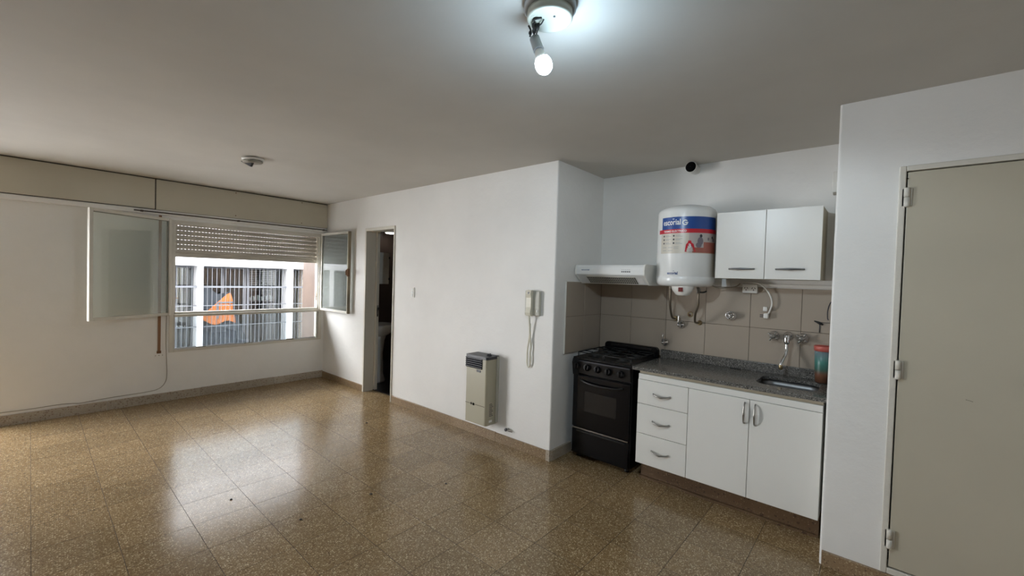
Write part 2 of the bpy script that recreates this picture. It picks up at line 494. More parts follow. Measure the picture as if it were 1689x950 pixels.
baseboard('baseboard_left', (XW, -.05), (XW, -3.12), (1, 0), 'skirting_grey', z=.095, start=.15, step=.8)
baseboard('baseboard_back', (XW+.014, hwy(XW)), (-2.918, hwy(-2.918)), (A_HW, -1), 'terrazzo_skirting', step=.60, start=.1, seed=3)
baseboard('baseboard_hall', (-2.262, hwy(-2.262)), (-.02, 0), (A_HW, -1), 'terrazzo_skirting', step=.62, start=.2, seed=5)
baseboard('baseboard_right', (1.822, 0), (XR, 0), (0, -1), 'terrazzo_skirting', z=.078, step=.45, seed=6)

# --- cement patch at the foot of the recess corner
mb = MB(); mb.prism([(-.028, -.016), (.008, -.018), (.02, .02), (.016, .30), (-.005, .30), (-.028, .0)], 'z', 0.0005, .085, 'skirting_grey')
mb.build('corner_patch', bpy.data.objects['baseboard_hall'])

# --- shutter box along the window wall
XB = -3.955
for name, y0, y1 in (('shutter_box_panel', YB, -1.942), ('shutter_box_panel', -1.932, -.045)):
    pass
bx = struct('trim_1')
mb = MB(); mb.box(XW+.001, XB, YB, -1.943, 2.137, H-.012, 'box_paint', .004); mb.build('shutter_box_panel', bx)
mb = MB(); mb.box(XW+.001, XB, -1.932, -.046, 2.132, H-.012, 'box_paint', .004); mb.build('shutter_box_panel', bx)
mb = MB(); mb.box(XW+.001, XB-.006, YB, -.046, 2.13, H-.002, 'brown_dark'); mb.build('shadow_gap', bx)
mb = MB(); mb.box(XW+.001, XB-.012, YB, -.046, 2.082, 2.130, 'window_wall_paint', .003); mb.build('batten', bx)
for y in (-1.18, -.40):
    for z in (2.165, 2.44):
        mb = MB(); mb.lathe((XB-.001, y, z), [(.007, 0), (.005, .003)], 'rust', 10, 'x'); mb.build('screw', bx)

# ================================================================== WINDOW
wn = struct('window_1', (XW, -.94, ZW0))
fx0, fx1 = XW-.05, XW+.012
mb = MB(); q = 'frame_paint'
mb.box(fx0, fx1, YW0, YW0+.04, ZW0, ZW1, q, .003); mb.box(fx0, fx1, YW1-.04, YW1, ZW0, ZW1, q, .003)
mb.box(fx0, fx1, YW0+.04, YW1-.04, ZW1-.045, ZW1, q, .003); mb.box(fx0, fx1, YW0+.04, YW1-.04, ZW0, ZW0+.028, q, .003)
mb.box(fx0+.02, fx1-.02, YW0+.04, YW0+.055, ZW0, ZW1, q, .002); mb.box(fx0+.02, fx1-.02, YW1-.055, YW1-.04, ZW0, ZW1, q, .002)
mb.build('frame', wn)
mb = MB(); mb.box(fx0, fx1+.006, YW0+.04, YW1-.04, .945, .975, q, .004); mb.box(fx0-.0, fx1-.02, YW0+.04, YW1-.04, .975, 1.0, q, .003)
mb.build('middle_rail', wn)
mb = MB(); mb.box(XW-.026, XW-.022, YW0+.05, YW1-.05, ZW0+.02, .95, 'dirty_glass'); mb.build('lower_pane', wn)
mb = MB()
for k in range(16):
    y = YW0+.055+k*.1; mb.box(XW-.022, XW-.012, y, y+.1, ZW0+.028, ZW0+.034+random.uniform(0, .012), 'putty' if k % 5 == 2 else 'glazing_white', .003)
mb.build('putty_bead', wn)
mb = MB(); mb.box(XW-.18, XW-.03, YW0, YW1, ZW0-.02, ZW0+.004, 'facade_paint', .003); mb.build('outer_sill', wn)
w5 = struct('window_5', (XW, -3.9, .545))  # frame of the unseen opening added for daylight
mb = MB()
for a_, b_ in ((-3.16, -3.12), (-5.00, -4.96)): mb.box(fx0, fx1, a_, b_, .012, 2.045, q, .003)
mb.box(fx0, fx1, -4.96, -3.16, .012, .03, q, .003); mb.box(fx0, fx1, -4.96, -3.16, 2.0, 2.045, q, .003)
mb.build('frame', w5)
# latches
for y, nm in ((YW0+.052, 'latch_plate'), (YW1-.055, 'latch_plate')):
    mb = MB(); mb.box(XW-.03, XW-.022, y-.008, y+.008, 1.10, 1.24, 'rust', .002); mb.tube([(XW-.022, y, 1.16), (XW+.0, y+(.03 if y < -1 else -.03), 1.16)], .004, 'rust', 8, False)
    mb.build(nm, wn)

# roller shutter: slats with slotted joints
XS = XW-.115
sh = thing('roller_shutter', 'beige slatted roller shutter pulled one third down over the window', 'shutter', (XS, -.94, 1.63))
zs = 1.675; ns = 8; ph = .0535
def slat(z):
    mb = MB(); y0, y1 = YW0+.035, YW1-.035
    a = [(XS-.005, z), (XS+.003, z), (XS+.007, z+.012), (XS+.007, z+.038), (XS+.003, z+.0500), (XS-.005, z+.0500)]
    mb.prism([(p[0], p[1]) for p in a], 'y', y0, y1, 'shutter_plastic')
    # tabs that bridge the ventilation slots
    y = y0
    while y < y1-.012:
        mb.box(XS-.003, XS+.002, y, y+.020, z+.050, z+ph, 'shutter_plastic'); y += .0335
    return mb
for k in range(ns):
    slat(zs+k*ph).build('slat', sh)
mb = MB(); mb.box(XS-.007, XS+.010, YW0+.035, YW1-.035, 1.632, 1.678, 'shutter_plastic', .004); mb.build('bottom_bar', sh)
for y0 in (YW0+.004, YW1-.034):
    mb = MB(); mb.box(XS-.02, XS-.012, y0, y0+.03, ZW0, ZW1, 'frame_paint'); mb.box(XS+.012, XS+.02, y0, y0+.03, ZW0, ZW1, 'frame_paint'); mb.build('guide_rail', wn)

# casement leaves
def leaf(name, label, hinge, free, z0, z1, putty_side):
    h = Vector((*hinge, 0)); fr = Vector((*free, 0)); L_ = (fr-h).length; d = (fr-h)/L_; n = Vector((-d.y, d.x, 0))
    M = Matrix(((d.x, n.x, 0, h.x), (d.y, n.y, 0, h.y), (0, 0, 1, 0), (0, 0, 0, 1)))
    t = thing(name, label, 'window sash', (h.x, h.y, z0))
    mb = MB(M); s = .030; th = .016
    mb.box(0, s, -th, th, z0, z1, 'frame_paint', .003); mb.box(L_-s, L_, -th, th, z0, z1, 'frame_paint', .003)
    mb.box(s, L_-s, -th, th, z0, z0+s, 'frame_paint', .003); mb.box(s, L_-s, -th, th, z1-s, z1, 'frame_paint', .003)
    mb.build('frame', t)
    mb = MB(M); mb.box(s-.004, L_-s+.004, -.002, .002, z0+s-.004, z1-s+.004, 'leaf_glass'); mb.build('glass_pane', t)
    mb = MB(M); sd = putty_side
    e0, e1 = sorted((sd*.003, sd*.013))
    mb.box(s, s+.007, e0, e1, z0+s, z1-s, 'putty'); mb.box(L_-s-.007, L_-s, e0, e1, z0+s, z1-s, 'putty')
    mb.box(s, L_-s, e0, e1, z1-s-.006, z1-s, 'putty')
    mb.build('putty_bead', t)
    for z in (z0+.14, z1-.14):
        mb = MB(M); mb.lathe((-.004, 0, z-.04), [(.008, 0), (.008, .08)], 'frame_paint', 12); mb.build('hinge', t)
    return t, M, L_
t, M, L_ = leaf('casement_sash', 'left casement sash swung back in front of the window wall', (XW+.032, YW0+.004), (-3.64, -2.472), .970, 2.052, -1)
t, M, L_ = leaf('casement_sash', 'right casement sash opened flat towards the bathroom doorway', (XW+.034, YW1-.016), (-3.215, -.092), .970, 2.052, 1)
mb = MB(M); mb.box(L_-.016, L_+.004, -.019, .018, .972, 2.05, 'putty', .002); mb.build('worn_edge', t)
mb = MB(M); mb.box(L_-.006, L_+.010, -.030, .0, 1.46, 1.56, 'rust', .003); mb.tube([(L_, -.03, 1.51), (L_+.02, -.06, 1.51), (L_+.045, -.065, 1.51)], .008, 'rust', 10)
mb.lathe((L_+.045, -.065, 1.475), [(.009, 0), (.010, .035), (.009, .07)], 'rust', 10); mb.build('handle', t)

# curtain rail
cr = thing('curtain_rail', 'thin dark curtain rail above the window', 'rail', (XB, -1.07, 2.10))
mb = MB(); mb.tube([(XB+.012, -2.115, 2.103), (XB+.012, -.058, 2.103)], .0065, 'brown_dark', 8, False); mb.build('rod', cr)
for y in (-2.05, -1.15, -.10):
    mb = MB(); mb.box(XB-.018, XB+.016, y-.012, y+.012, 2.094, 2.112, 'brown_dark', .002); mb.build('bracket', cr)

# shutter strap on the wall
st = thing('shutter_strap', 'brown shutter pull strap running down beside the window', 'strap', (XW, -1.885, .52))
mb = MB(); mb.box(XW+.006, XW+.0095, -1.899, -1.873, .56, 2.08, 'strap_brown'); mb.build('strap', st)
mb = MB(); mb.box(XW+.0, XW+.012, -1.905, -1.867, .545, .575, 'rust', .004); mb.build('strap_clamp', st)
mb = MB(); mb.box(XW+.0, XW+.003, -1.925, -1.845, .505, .545, 'window_wall_paint', .001)
for y in (-1.915, -1.885, -1.855): mb.lathe((XW+.003, y, .522), [(.004, 0), (.003, .0015)], 'dirt', 8, 'x')
mb.build('wall_plate', st)

# grey cable clipped to the wall
pts = [(XW+.006, -1.818, 2.06), (XW+.006, -1.822, 1.2), (XW+.006, -1.825, .72), (XW+.006, -1.818, .45), (XW+.006, -1.815, .28), (XW+.006, -1.835, .20), (XW+.006, -1.885, .15), (XW+.006, -1.98, .132),
       (XW+.006, -2.25, .126), (XW+.006, -2.42, .118), (XW+.006, -2.50, .112), (XW+.006, -2.56, .122), (XW+.006, -2.66, .128), (XW+.006, -2.85, .124), (XW+.006, -3.15, .130)]
mb = MB(); mb.tube(pts, .0032, 'cable_grey', 8); tag(mb.build('wall_cable'), 'thin grey cable running down the window wall and along its skirting', 'cable')

# ================================================================== BATHROOM DOORWAY
dr = struct('door_1', (DX0, -.03, 0))
def jb(nm, *a, m='door_frame_paint', bev=.003):
    mb = MB(HWM); mb.box(*a, m, bev); return mb.build(nm, dr)
jb('jamb', DX0-.028, DX0+.001, -.014, .125, 0.001, DZ+.03)
jb('jamb', DX1-.001, DX1+.016, -.016, .125, 0.001, DZ+.03)
jb('head', DX0, DX1, -.014, .125, DZ-.008, DZ+.03)
mb = MB(HWM); mb.box(DX0-.01, DX0+.032, .128, .166, .008, DZ, 'door_frame_paint', .002); dl = mb.build('door_leaf', dr)
mb = MB(HWM); mb.box(DX0+.030, DX0+.036, .135, .159, .98, 1.10, 'satin_metal'); mb.build('lock_plate', dl)
mb = MB(HWM); mb.tube([(DX0+.03, .147, 1.06), (DX0+.055, .147, 1.06)], .009, 'black_iron', 10, False); mb.ball((DX0+.055, .147, 1.06), .014, 'black_iron'); mb.build('handle', dl)
mb = MB(HWM); mb.box(DX0+.034, DX0+.039, .141, .153, .955, .985, 'black_iron'); mb.build('keyhole', dl)
mb = MB(HWM); mb.box(DX0, DX1, .0, .125, -.004, .0008, 'terrazzo'); mb.build('threshold', dr)

# bathroom shell
mb = MB(); mb.box(-4.9, -.5, .125, 1.7, -.12, -.002, 'dark_floor'); S(mb.build('floor_bathroom'))
mb = MB(); mb.box(-4.9, -4.55, .09, 1.7, -.1, H, 'brown_tile'); S(mb.build('wall_bathroom_left'))
mb = MB(); mb.box(-4.9, -.5, 1.6, 1.7, -.1, H, 'brown_tile'); S(mb.build('wall_bathroom_back'))
mb = MB(); mb.box(-1.2, -1.1, .13, 1.6, -.1, H, 'brown_tile'); S(mb.build('wall_bathroom_right'))
mb = MB(); mb.box(-4.9, -4.25, .02, .125, -.1, H, 'brown_tile'); S(mb.build('wall_bathroom_front'))
mb = MB(); mb.box(-4.9, -.5, .125, 1.7, 2.24, 2.30, 'ceiling_paint'); S(mb.build('ceiling_bathroom'))
# lamp
lp = thing('bathroom_ceiling_lamp', 'small lit ceiling lamp seen at the top of the bathroom doorway', 'lamp', (-4.3, 1.21, 2.24))
mb = MB(); mb.lathe((-4.3, 1.21, 2.21), [(.10, 0), (.10, .03)], 'white_plastic', 24); mb.build('rim', lp)
mb = MB(); mb.lathe((-4.3, 1.21, 2.193), [(.03, 0), (.08, .006), (.09, .016)], 'small_lamp', 24); mb.build('diffuser', lp)
# washbasin
cx, cy = -3.25, .375
bs = thing('pedestal_washbasin', 'white pedestal washbasin in the dark bathroom', 'washbasin', (cx, cy, 0))
mb = MB(); mb.lathe((cx, cy, 0), [(.10, .0), (.105, .03), (.075, .12), (.065, .4), (.085, .58), (.11, .66)], 'ceramic', 24); mb.build('pedestal', bs)
mb = MB(); mb.lathe((cx, cy, 0), [(.07, .63), (.15, .67), (.21, .72), (.245, .78), (.25, .805), (.235, .81), (.20, .80), (.15, .74), (.05, .70), (.001, .70)], 'ceramic', 32, sx=1.08, sy=.92, cap=False)
mb.box(cx-.22, cx+.22, .135, .22, .74, .812, 'ceramic', .015); mb.build('basin', bs)
mb = MB(); mb.tube([(cx, .19, .81), (cx, .19, .86), (cx, .22, .88), (cx, .28, .86)], .009, 'chrome', 10); mb.build('tap', bs)
mc = thing('bathroom_cabinet', 'white bathroom wall cabinet standing open above the washbasin', 'cabinet', (-3.22, .2, 1.34))
mb = MB(HWM); mb.box(-3.5, -3.13, .165, .27, 1.37, 1.80, 'grey_plastic', .004); mb.build('body', mc)
mb = MB(HWM); mb.box(-3.128, -3.112, .27, .47, 1.37, 1.80, 'white_plastic', .003); d_ = mb.build('door', mc)
for z in (1.44, 1.73):
    mb = MB(HWM); mb.box(-3.118, -3.102, .462, .482, z-.015, z+.015, 'black_iron', .002); mb.build('hinge', d_)

# ================================================================== CLOSET DOOR ON THE RIGHT
cd = struct('door_2', (CX0, 0, CZ0))
def bx3(nm, par, *a, xf=None):
    mb = MB(xf); mb.box(*a); return mb.build(nm, par)
bx3('frame_side', cd, CX0, CX0+.026, -.012, .05, CZ0, CZ1, 'door_frame_paint', .004)
bx3('frame_top', cd, CX0+.026, CX1, -.012, .05, CZ1-.026, CZ1, 'door_frame_paint', .004)
bx3('frame_sill', cd, CX0+.026, CX1, -.012, .05, CZ0, CZ0+.030, 'door_frame_paint', .004)
bx3('frame_side', cd, CX1-.02, CX1, -.012, .05, CZ0, CZ1, 'door_frame_paint', .004)
lf = bx3('door_leaf', cd, CX0+.031, CX1-.024, -.006, .03, CZ0+.036, CZ1-.031, 'door_paint', .003)
for z in (.262, 1.108, 1.955):
    mb = MB(); mb.lathe((CX0+.031, -.016, z-.048), [(.010, 0), (.0115, .004), (.0115, .045)], 'door_frame_paint', 14)
    mb.lathe((CX0+.030, -.016, z-.001), [(.0115, 0), (.0115, .042), (.009, .046)], 'door_frame_paint', 14)
    mb.box(CX0+.012, CX0+.05, -.012, -.005, z-.045, z+.042, 'door_frame_paint', .002); mb.build('hinge', cd)
mb = MB(); mb.lathe((2.505, -.006, 1.112), [(.012, 0), (.012, -.02), (.020, -.03), (.020, -.042), (.012, -.048)], 'dark_grey', 16, 'y'); mb.build('knob', lf)
mb = MB(); mb.tube([(2.322, -.0065, 1.006), (2.334, -.0065, 1.004), (2.345, -.0065, 1.001)], .0022, 'dirt', 6, False, .3); mb.build('scratch', lf)
mb = MB(); mb.lathe((CX0+.03, -.009, 2.045), [(.004, 0), (.003, -.003)], 'dirt', 8, 'y'); mb.build('screw', cd)

# ================================================================== CEILING FITTINGS
RX, RY = 1.093, -1.625
cl = thing('ceiling_bulb_fitting', 'round cream ceiling rose with a lit bare bulb hanging from black wires', 'lamp', (RX, RY, H))
mb = MB(); mb.lathe((RX, RY, 0), [(.092, H-.001), (.092, H-.022), (.084, H-.026)], 'socket_grey', 40); mb.build('mounting_ring', cl)
mb = MB(); mb.lathe((RX, RY, 0), [(.079, H-.024), (.081, H-.05), (.077, H-.056), (.071, H-.056), (.068, H-.050), (.003, H-.049)], 'dimmed_cream', 40)
mb.build('rose_dish', cl)
mb = MB(); mb.lathe((RX+.02, RY+.0, H-.052), [(.004, 0), (.004, .003)], 'dark_grey', 10); mb.build('screw', cl)
sock_top = Vector((1.008, -1.605, 2.396)); ax = Vector((.040, .012, -.110)).normalized()
R_ = ax.to_track_quat('Z', 'Y').to_matrix()
def ws(nm, pts, r=.0026): 
    mb = MB(); mb.tube(pts, r, 'black_iron', 7); mb.build(nm, cl)
zb = H-.05
ws('wire', [(RX-.050, RY-.02, zb), (RX-.058, RY-.022, zb-.012), (RX-.062, RY-.012, zb-.022), (RX-.072, RY+.006, 2.408), sock_top+Vector((-.002, 0, .004))], .0032)
ws('wire', [(RX-.018, RY-.01, zb), (RX-.030, RY-.008, zb-.010), (RX-.048, RY+.0, 2.412), sock_top+Vector((.004, .004, .002))])
ws('wire', [(RX-.052, RY-.03, zb-.002), (RX-.035, RY-.035, zb-.005), (RX-.018, RY-.022, zb-.001)], .0035)
ws('wire', [(RX-.088, RY-.01, 2.425), (RX-.082, RY-.004, 2.407), (RX-.090, RY+.002, 2.390)], .0035)
mb = MB()
for p, r in (((RX-.066, RY-.012, 2.428), .0075), ((RX-.056, RY-.002, 2.412), .010), ((RX-.070, RY-.0, 2.404), .008), ((RX-.084, RY-.004, 2.400), .0065), ((RX-.050, RY+.0, 2.420), .006)):
    mb.ball(p, r, 'black_iron', 10, (1, 1, 1.3))
mb.build('tape_knot', cl)
mb = MB(); mb.lathe(sock_top, [(.013, 0), (.0185, .004), (.0195, .05), (.0205, .052), (.0205, .056)], 'socket_grey', 24, rot=R_); mb.build('lamp_socket', cl)
bb = sock_top+ax*.056
bl = MB(); bl.lathe(bb, [(.014, 0), (.016, .006), (.020, .022), (.0265, .040)], 'white_plastic', 24, rot=R_); bulb = bl.build('bulb', cl)
prof = [(.0265, .040), (.0295, .048), (.0310, .058), (.0305, .069), (.0265, .081), (.018, .090), (.008, .0945), (.0005, .0955)]
bl = MB(); bl.lathe(bb, prof, 'bulb_glow', 28, rot=R_, cap=False); bl.build('glowing_globe', bulb)

sx_, sy_ = -2.125, -1.565
sr = thing('ceiling_cable_cover', 'small loose round cable cover on the ceiling near the window', 'ceiling rose', (sx_, sy_, H))
tilt = Matrix.Rotation(.10, 3, Vector((1, .4, 0)))
mb = MB(); mb.lathe((sx_, sy_, H-.004), [(.085, .003), (.085, -.012), (.078, -.015)], 'white_plastic', 28, rot=tilt); mb.build('mounting_ring', sr)
mb = MB(); mb.lathe((sx_, sy_, H-.022), [(.072, 0), (.078, -.012), (.068, -.022), (.02, -.024)], 'cable_grey', 28, rot=tilt); mb.build('cover', sr)
mb = MB(); mb.add([(sx_-.05, sy_-.08, H-.034), (sx_+.045, sy_-.02, H-.034), (sx_+.02, sy_-.025, H-.080), (sx_-.05, sy_-.06, H-.034), (sx_+.045, sy_-.0, H-.034), (sx_+.02, sy_-.010, H-.080)], [(0,1,2),(5,4,3),(0,1,4,3),(1,2,5,4),(2,0,3,5)], 'dark_grey'); mb.build('broken_flap', sr)

# ================================================================== THINGS ON THE LONG WALL
ht = thing('gas_wall_heater', 'beige gas wall heater with black louvred top beside the skirting', 'heater', (-.73, -.08, .16), xf=HWM)
hx0, hx1, hy0, hz0, hz1 = -.862, -.596, -.152, .170, .790
mb = MB(HWM)
rr = .022
poly = [(hx0, -.001), (hx0, hy0+.006), (hx0+.006, hy0)]+[(hx1-rr+rr*sin(a), hy0+rr-rr*cos(a)) for a in [pi/2*k/6 for k in range(7)]]+[(hx1, -.001)]
mb.prism(poly, 'z', hz0, .765, 'heater_enamel'); mb.build('body', ht)
mb = MB(HWM); mb.box(hx1-.001, hx1+.012, -.03, -.001, hz0+.01, .785, 'grey_plastic', .002); mb.build('back_plate', ht)
mb = MB(HWM)
poly2 = [(hx0-.004, -.002), (hx0-.004, hy0+.002), (hx0+.002, hy0-.004)]+[(hx1+.006-rr+rr*sin(a), hy0-.004+rr-rr*cos(a)) for a in [pi/2*k/6 for k in range(7)]]+[(hx1+.006, -.002)]
mb.prism(poly2, 'z', .764, hz1, 'charcoal'); mb.build('top_cover', ht)
mb = MB(HWM); mb.lathe((hx1-.05, -.075, hz1), [(.024, 0), (.022, .010), (.019, .012)], 'charcoal', 18); mb.box(hx1-.054, hx1-.046, -.097, -.053, hz1+.01, hz1+.018, 'charcoal', .002); mb.build('control_knob', ht)
gx1 = -.655
mb = MB(HWM); mb.box(hx0-.003, gx1, hy0-.003, hy0+.004, .672, .766, 'black_void'); mb.build('grille_recess', ht)
for k in range(5):
    z = .680+k*.0185
    mb = MB(HWM); mb.prism([(hy0-.004, z), (hy0-.010, z+.002), (hy0-.010, z+.007), (hy0-.002, z+.012)], 'x', hx0-.003, gx1+.001, 'charcoal'); mb.build('louvre', ht)
bx3('badge', ht, -.725, -.673, hy0-.003, hy0, .642, .664, 'charcoal', .001, xf=HWM)
bx3('panel_joint', ht, hx0, hx1-.02, hy0-.0012, hy0+.0005, .340, .3435, 'grout', xf=HWM)
bx3('sight_window', ht, -.79, -.776, hy0-.002, hy0, .332, .352, 'black_void', .001, xf=HWM)
bx3('sight_window', ht, -.766, -.742, hy0-.002, hy0, .330, .352, 'black_void', .001, xf=HWM)
mb = MB(HWM); mb.box(hx1-.0005, hx1+.0012, -.115, -.055, .24, .375, 'beige_board')
for k in range(9): mb.box(hx1+.0012, hx1+.0016, -.11, -.06-(k*7 % 3)*.008, .25+k*.0135, .256+k*.0135, 'dark_grey')
mb.build('rating_label', ht)
bx3('sticker', ht, hx1-.0005, hx1+.0012, -.11, -.07, .195, .215, 'white_plastic', xf=HWM)

ph_ = thing('intercom_phone', 'cream wall intercom handset with a dangling cord', 'intercom', (-.22, -.03, 1.17), xf=HWM)
mb = MB(HWM); mb.box(-.288, -.130, -.030, -.001, 1.190, 1.400, 'grey_plastic', .008, 3); mb.build('base', ph_)
mb = MB(HWM)
mb.prism([(-.030, 1.184), (-.058, 1.190), (-.066, 1.215), (-.056, 1.26), (-.056, 1.34), (-.066, 1.375), (-.060, 1.402), (-.030, 1.406)], 'x', -.252, -.200, 'cream_plastic'); hs = mb.build('handset', ph_)
mb = MB(HWM); mb.lathe((-.222, -.0635, 1.380), [(.010, 0), (.009, -.003)], 'charcoal', 12, 'y'); mb.build('earpiece_emblem', hs)
mb = MB(HWM); mb.box(-.160, -.148, -.034, -.028, 1.22, 1.24, 'white_plastic', .002); mb.build('button', ph_)
mb = MB(HWM)
pts = [(-.222, -.045, 1.186), (-.223, -.040, 1.145), (-.225, -.03, 1.08), (-.232, -.022, 1.0), (-.250, -.018, .90), (-.254, -.016, .82), (-.252, -.016, .775), (-.238, -.016, .745), (-.222, -.016, .765), (-.216, -.016, .82),
       (-.222, -.018, .87), (-.216, -.018, .91), (-.222, -.02, .97), (-.224, -.024, 1.06), (-.221, -.03, 1.12)]
mb.tube(pts, .0068, 'cream_plastic', 10); mb.build('coiled_cord', ph_)

sw = thing('light_switch', 'small white triple switch plate beside the bathroom doorway', 'switch', (-1.92, 0, 1.25), xf=HWM)
bx3('plate', sw, -1.948, -1.878, -.010, 0, 1.255, 1.365, 'white_plastic', .003, xf=HWM)
for z in (1.277, 1.31, 1.343): bx3('rocker', sw, -1.928, -1.898, -.015, -.008, z-.012, z+.012, 'white_enamel', .002, xf=HWM)

pc = thing('capped_gas_stub', 'small capped metal gas pipe stub low on the wall right of the heater', 'pipe', (-.45, 0, .14), xf=HWM)
mb = MB(HWM); mb.tube([(-.455, .0, .150), (-.455, -.03, .150)], .009, 'satin_metal', 12, False); mb.build('pipe', pc)
mb = MB(HWM); mb.lathe((-.455, -.024, .150), [(.014, 0), (.014, -.018), (.008, -.020)], 'dark_grey', 6, 'y', smooth=False); mb.build('cap', pc)
mb = MB(HWM); mb.tube([(-.455, -.03, .150), (-.43, -.028, .142), (-.395, -.02, .140)], .005, 'satin_metal', 10); mb.build('outlet', pc)

# ================================================================== KITCHEN TILES
tb = struct('trim_2', (0, .755, .9))
YT, TT = .755, .009
cols = [0.010, .320, .640, .957, 1.276, 1.597, 1.811]; rows = [.875, 1.186, 1.486]
mb = MB(); mb.box(.0, 1.812, YT-.006, YT+.001, .80, 1.484, 'grout'); mb.build('grout_bed', tb)
for i in range(6):
    for j in range(2):
        gg = .0012; x0, x1, z0, z1 = cols[i]+gg, cols[i+1]-gg, rows[j]+gg, rows[j+1]-gg
        mb = MB(); mb.box(x0, x1, YT-TT-random.uniform(0, .0008), YT, z0, z1, 'kitchen_tile', .0012, 1); mb.build('wall_tile', tb)
ts = struct('trim_3', (0, .45, .9))
mb = MB(); mb.box(-.001, .006, .158, .75, .878, 1.484, 'grout'); mb.build('grout_bed', ts)
for a, b in ((.160, .4535), (.4545, .746)):
    for j in range(2):
        mb = MB(); mb.box(0, TT+random.uniform(0, .0006), a+.0008, b-.0008, rows[j]+.0012-(.004 if j == 0 else 0), rows[j+1]-.0012, 'kitchen_tile', .001, 1); mb.build('wall_tile', ts)
mb = MB(); mb.box(0, .011, .149, .160, .870, 1.492, 'white_plastic', .002); mb.box(0, .011, .149, .746, 1.485, 1.492, 'white_plastic', .002); mb.build('white_edging', ts)

# ================================================================== STOVE
sv = thing('gas_stove', 'black freestanding gas stove left of the white base cabinet', 'stove', (.33, .45, 0))
sx0, sx1, sy0, sy1 = .072, .592, .205, .735
mb = MB(); mb.box(sx0, sx1, sy0+.03, sy1, .03, .838, 'black_enamel', .006); mb.build('body', sv)
for x in (sx0+.04, sx1-.04):
    for y in (sy0+.07, sy1-.05):
        mb = MB(); mb.lathe((x, y, 0.001), [(.018, 0), (.015, .03)], 'black_iron', 12); mb.build('foot', sv)
mb = MB(); mb.box(sx0-.004, sx1+.004, sy0+.0, sy1, .836, .856, 'black_enamel', .006, 3); mb.box(sx0+.02, sx1-.02, sy0+.03, sy1-.03, .855, .8575, 'black_panel', .001); ck = mb.build('cooktop', sv)
mb = MB(); mb.prism([(sy0+.035, .722), (sy0+.002, .724), (sy0-.012, .822), (sy0+.005, .836), (sy0+.035, .836)], 'x', sx0+.055, sx1-.003, 'black_panel'); mb.build('control_panel', sv)
mb = MB(); mb.prism([(sy0+.035, .700), (sy0+.002, .704), (sy0-.016, .810), (sy0-.004, .842), (sy0+.035, .845)], 'x', sx0-.003, sx0+.055, 'black_enamel'); mb.build('side_cap', sv)
mb = MB(); mb.box(sx0+.06, sx1-.003, sy0-.016, sy0-.004, .823, .834, 'charcoal', .003); mb.build('panel_lip', sv)
for k, (x, z) in enumerate(((.118, .785), (.212, .784), (.309, .783), (.407, .781), (.513, .780))):
    y = sy0-.010
    mb = MB(); rk = Matrix.Rotation(-.13, 3, 'X')
    mb.lathe((x, y, z), [(.031, .006), (.031, 0), (.026, -.004), (.024, -.020), (.022, -.024)], 'black_enamel', 20, 'y', rot=rk)
    mb.box(x-.005, x+.005, y-.036, y-.018, z-.022, z+.022, 'black_enamel', .003); mb.build('knob', sv)
mb = MB(); mb.box(sx0+.004, sx1-.004, sy0-.002, sy0+.03, .268, .708, 'black_glass', .008, 3); od = mb.build('oven_door', sv)
mb = MB(); mb.box(.190, .480, sy0-.0035, sy0, .415, .580, 'oven_window', .012, 3); mb.build('door_window', od)
mb = MB(); pts = [(sx0+.08, sy0-.004, .672), (sx0+.14, sy0-.018, .658), (.33, sy0-.024, .650), (sx1-.12, sy0-.018, .654), (sx1-.06, sy0-.004, .666)]
mb.tube(pts, .008, 'black_panel', 10); mb.build('handle', od)
mb = MB(); mb.box(sx0+.012, sx1-.006, sy0-.006, sy0+.004, .258, .266, 'satin_metal', .001); mb.build('chrome_strip', sv)
mb = MB(); mb.box(sx0+.004, sx1-.004, sy0+.004, sy0+.03, .045, .252, 'black_enamel', .006); wd = mb.build('warming_drawer', sv)
mb = MB(); mb.box(sx0+.05, sx1-.03, sy0-.002, sy0+.008, .232, .242, 'black_panel', .002); mb.build('drawer_lip', wd)
# burners and grates
for bx_, by_, br in ((.20, .335, .040), (.46, .335, .032), (.20, .585, .032), (.46, .585, .040)):
    mb = MB(); mb.lathe((bx_, by_, .857), [(br+.02, 0), (br+.016, .004), (br, .006), (br, .016), (br-.006, .020)], 'black_iron', 24)
    b_ = mb.build('burner', ck)
for gx0, gx1 in ((.095, .325), (.340, .570)):
    mb = MB(); zt = .893
    for x in (gx0, gx1): mb.tube([(x, .245, zt), (x, .690, zt)], .004, 'black_iron', 8, False)
    for y in (.245, .465, .690): mb.tube([(gx0, y, zt), (gx1, y, zt)], .004, 'black_iron', 8, False)
    for y in (.335, .585):
        xm = (gx0+gx1)/2
        mb.tube([(gx0, y, zt), (xm-.03, y, zt)], .004, 'black_iron', 8, False); mb.tube([(xm+.03, y, zt), (gx1, y, zt)], .004, 'black_iron', 8, False)
        mb.tube([(xm, y-.09, zt), (xm, y-.03, zt)], .004, 'black_iron', 8, False); mb.tube([(xm, y+.03, zt), (xm, y+.09, zt)], .004, 'black_iron', 8, False)
    for x in (gx0, gx1):
        for y in (.245, .690): mb.tube([(x, y, zt), (x, y, .857)], .004, 'black_iron', 8, False)
    mb.build('pan_grate', ck)
mb = MB(); mb.tube([(.074, .30, .858), (.074, .305, .880), (.074, .32, .884), (.074, .68, .884), (.074, .70, .880), (.074, .705, .858)], .003, 'satin_metal', 8, False); mb.build('side_rail', ck)
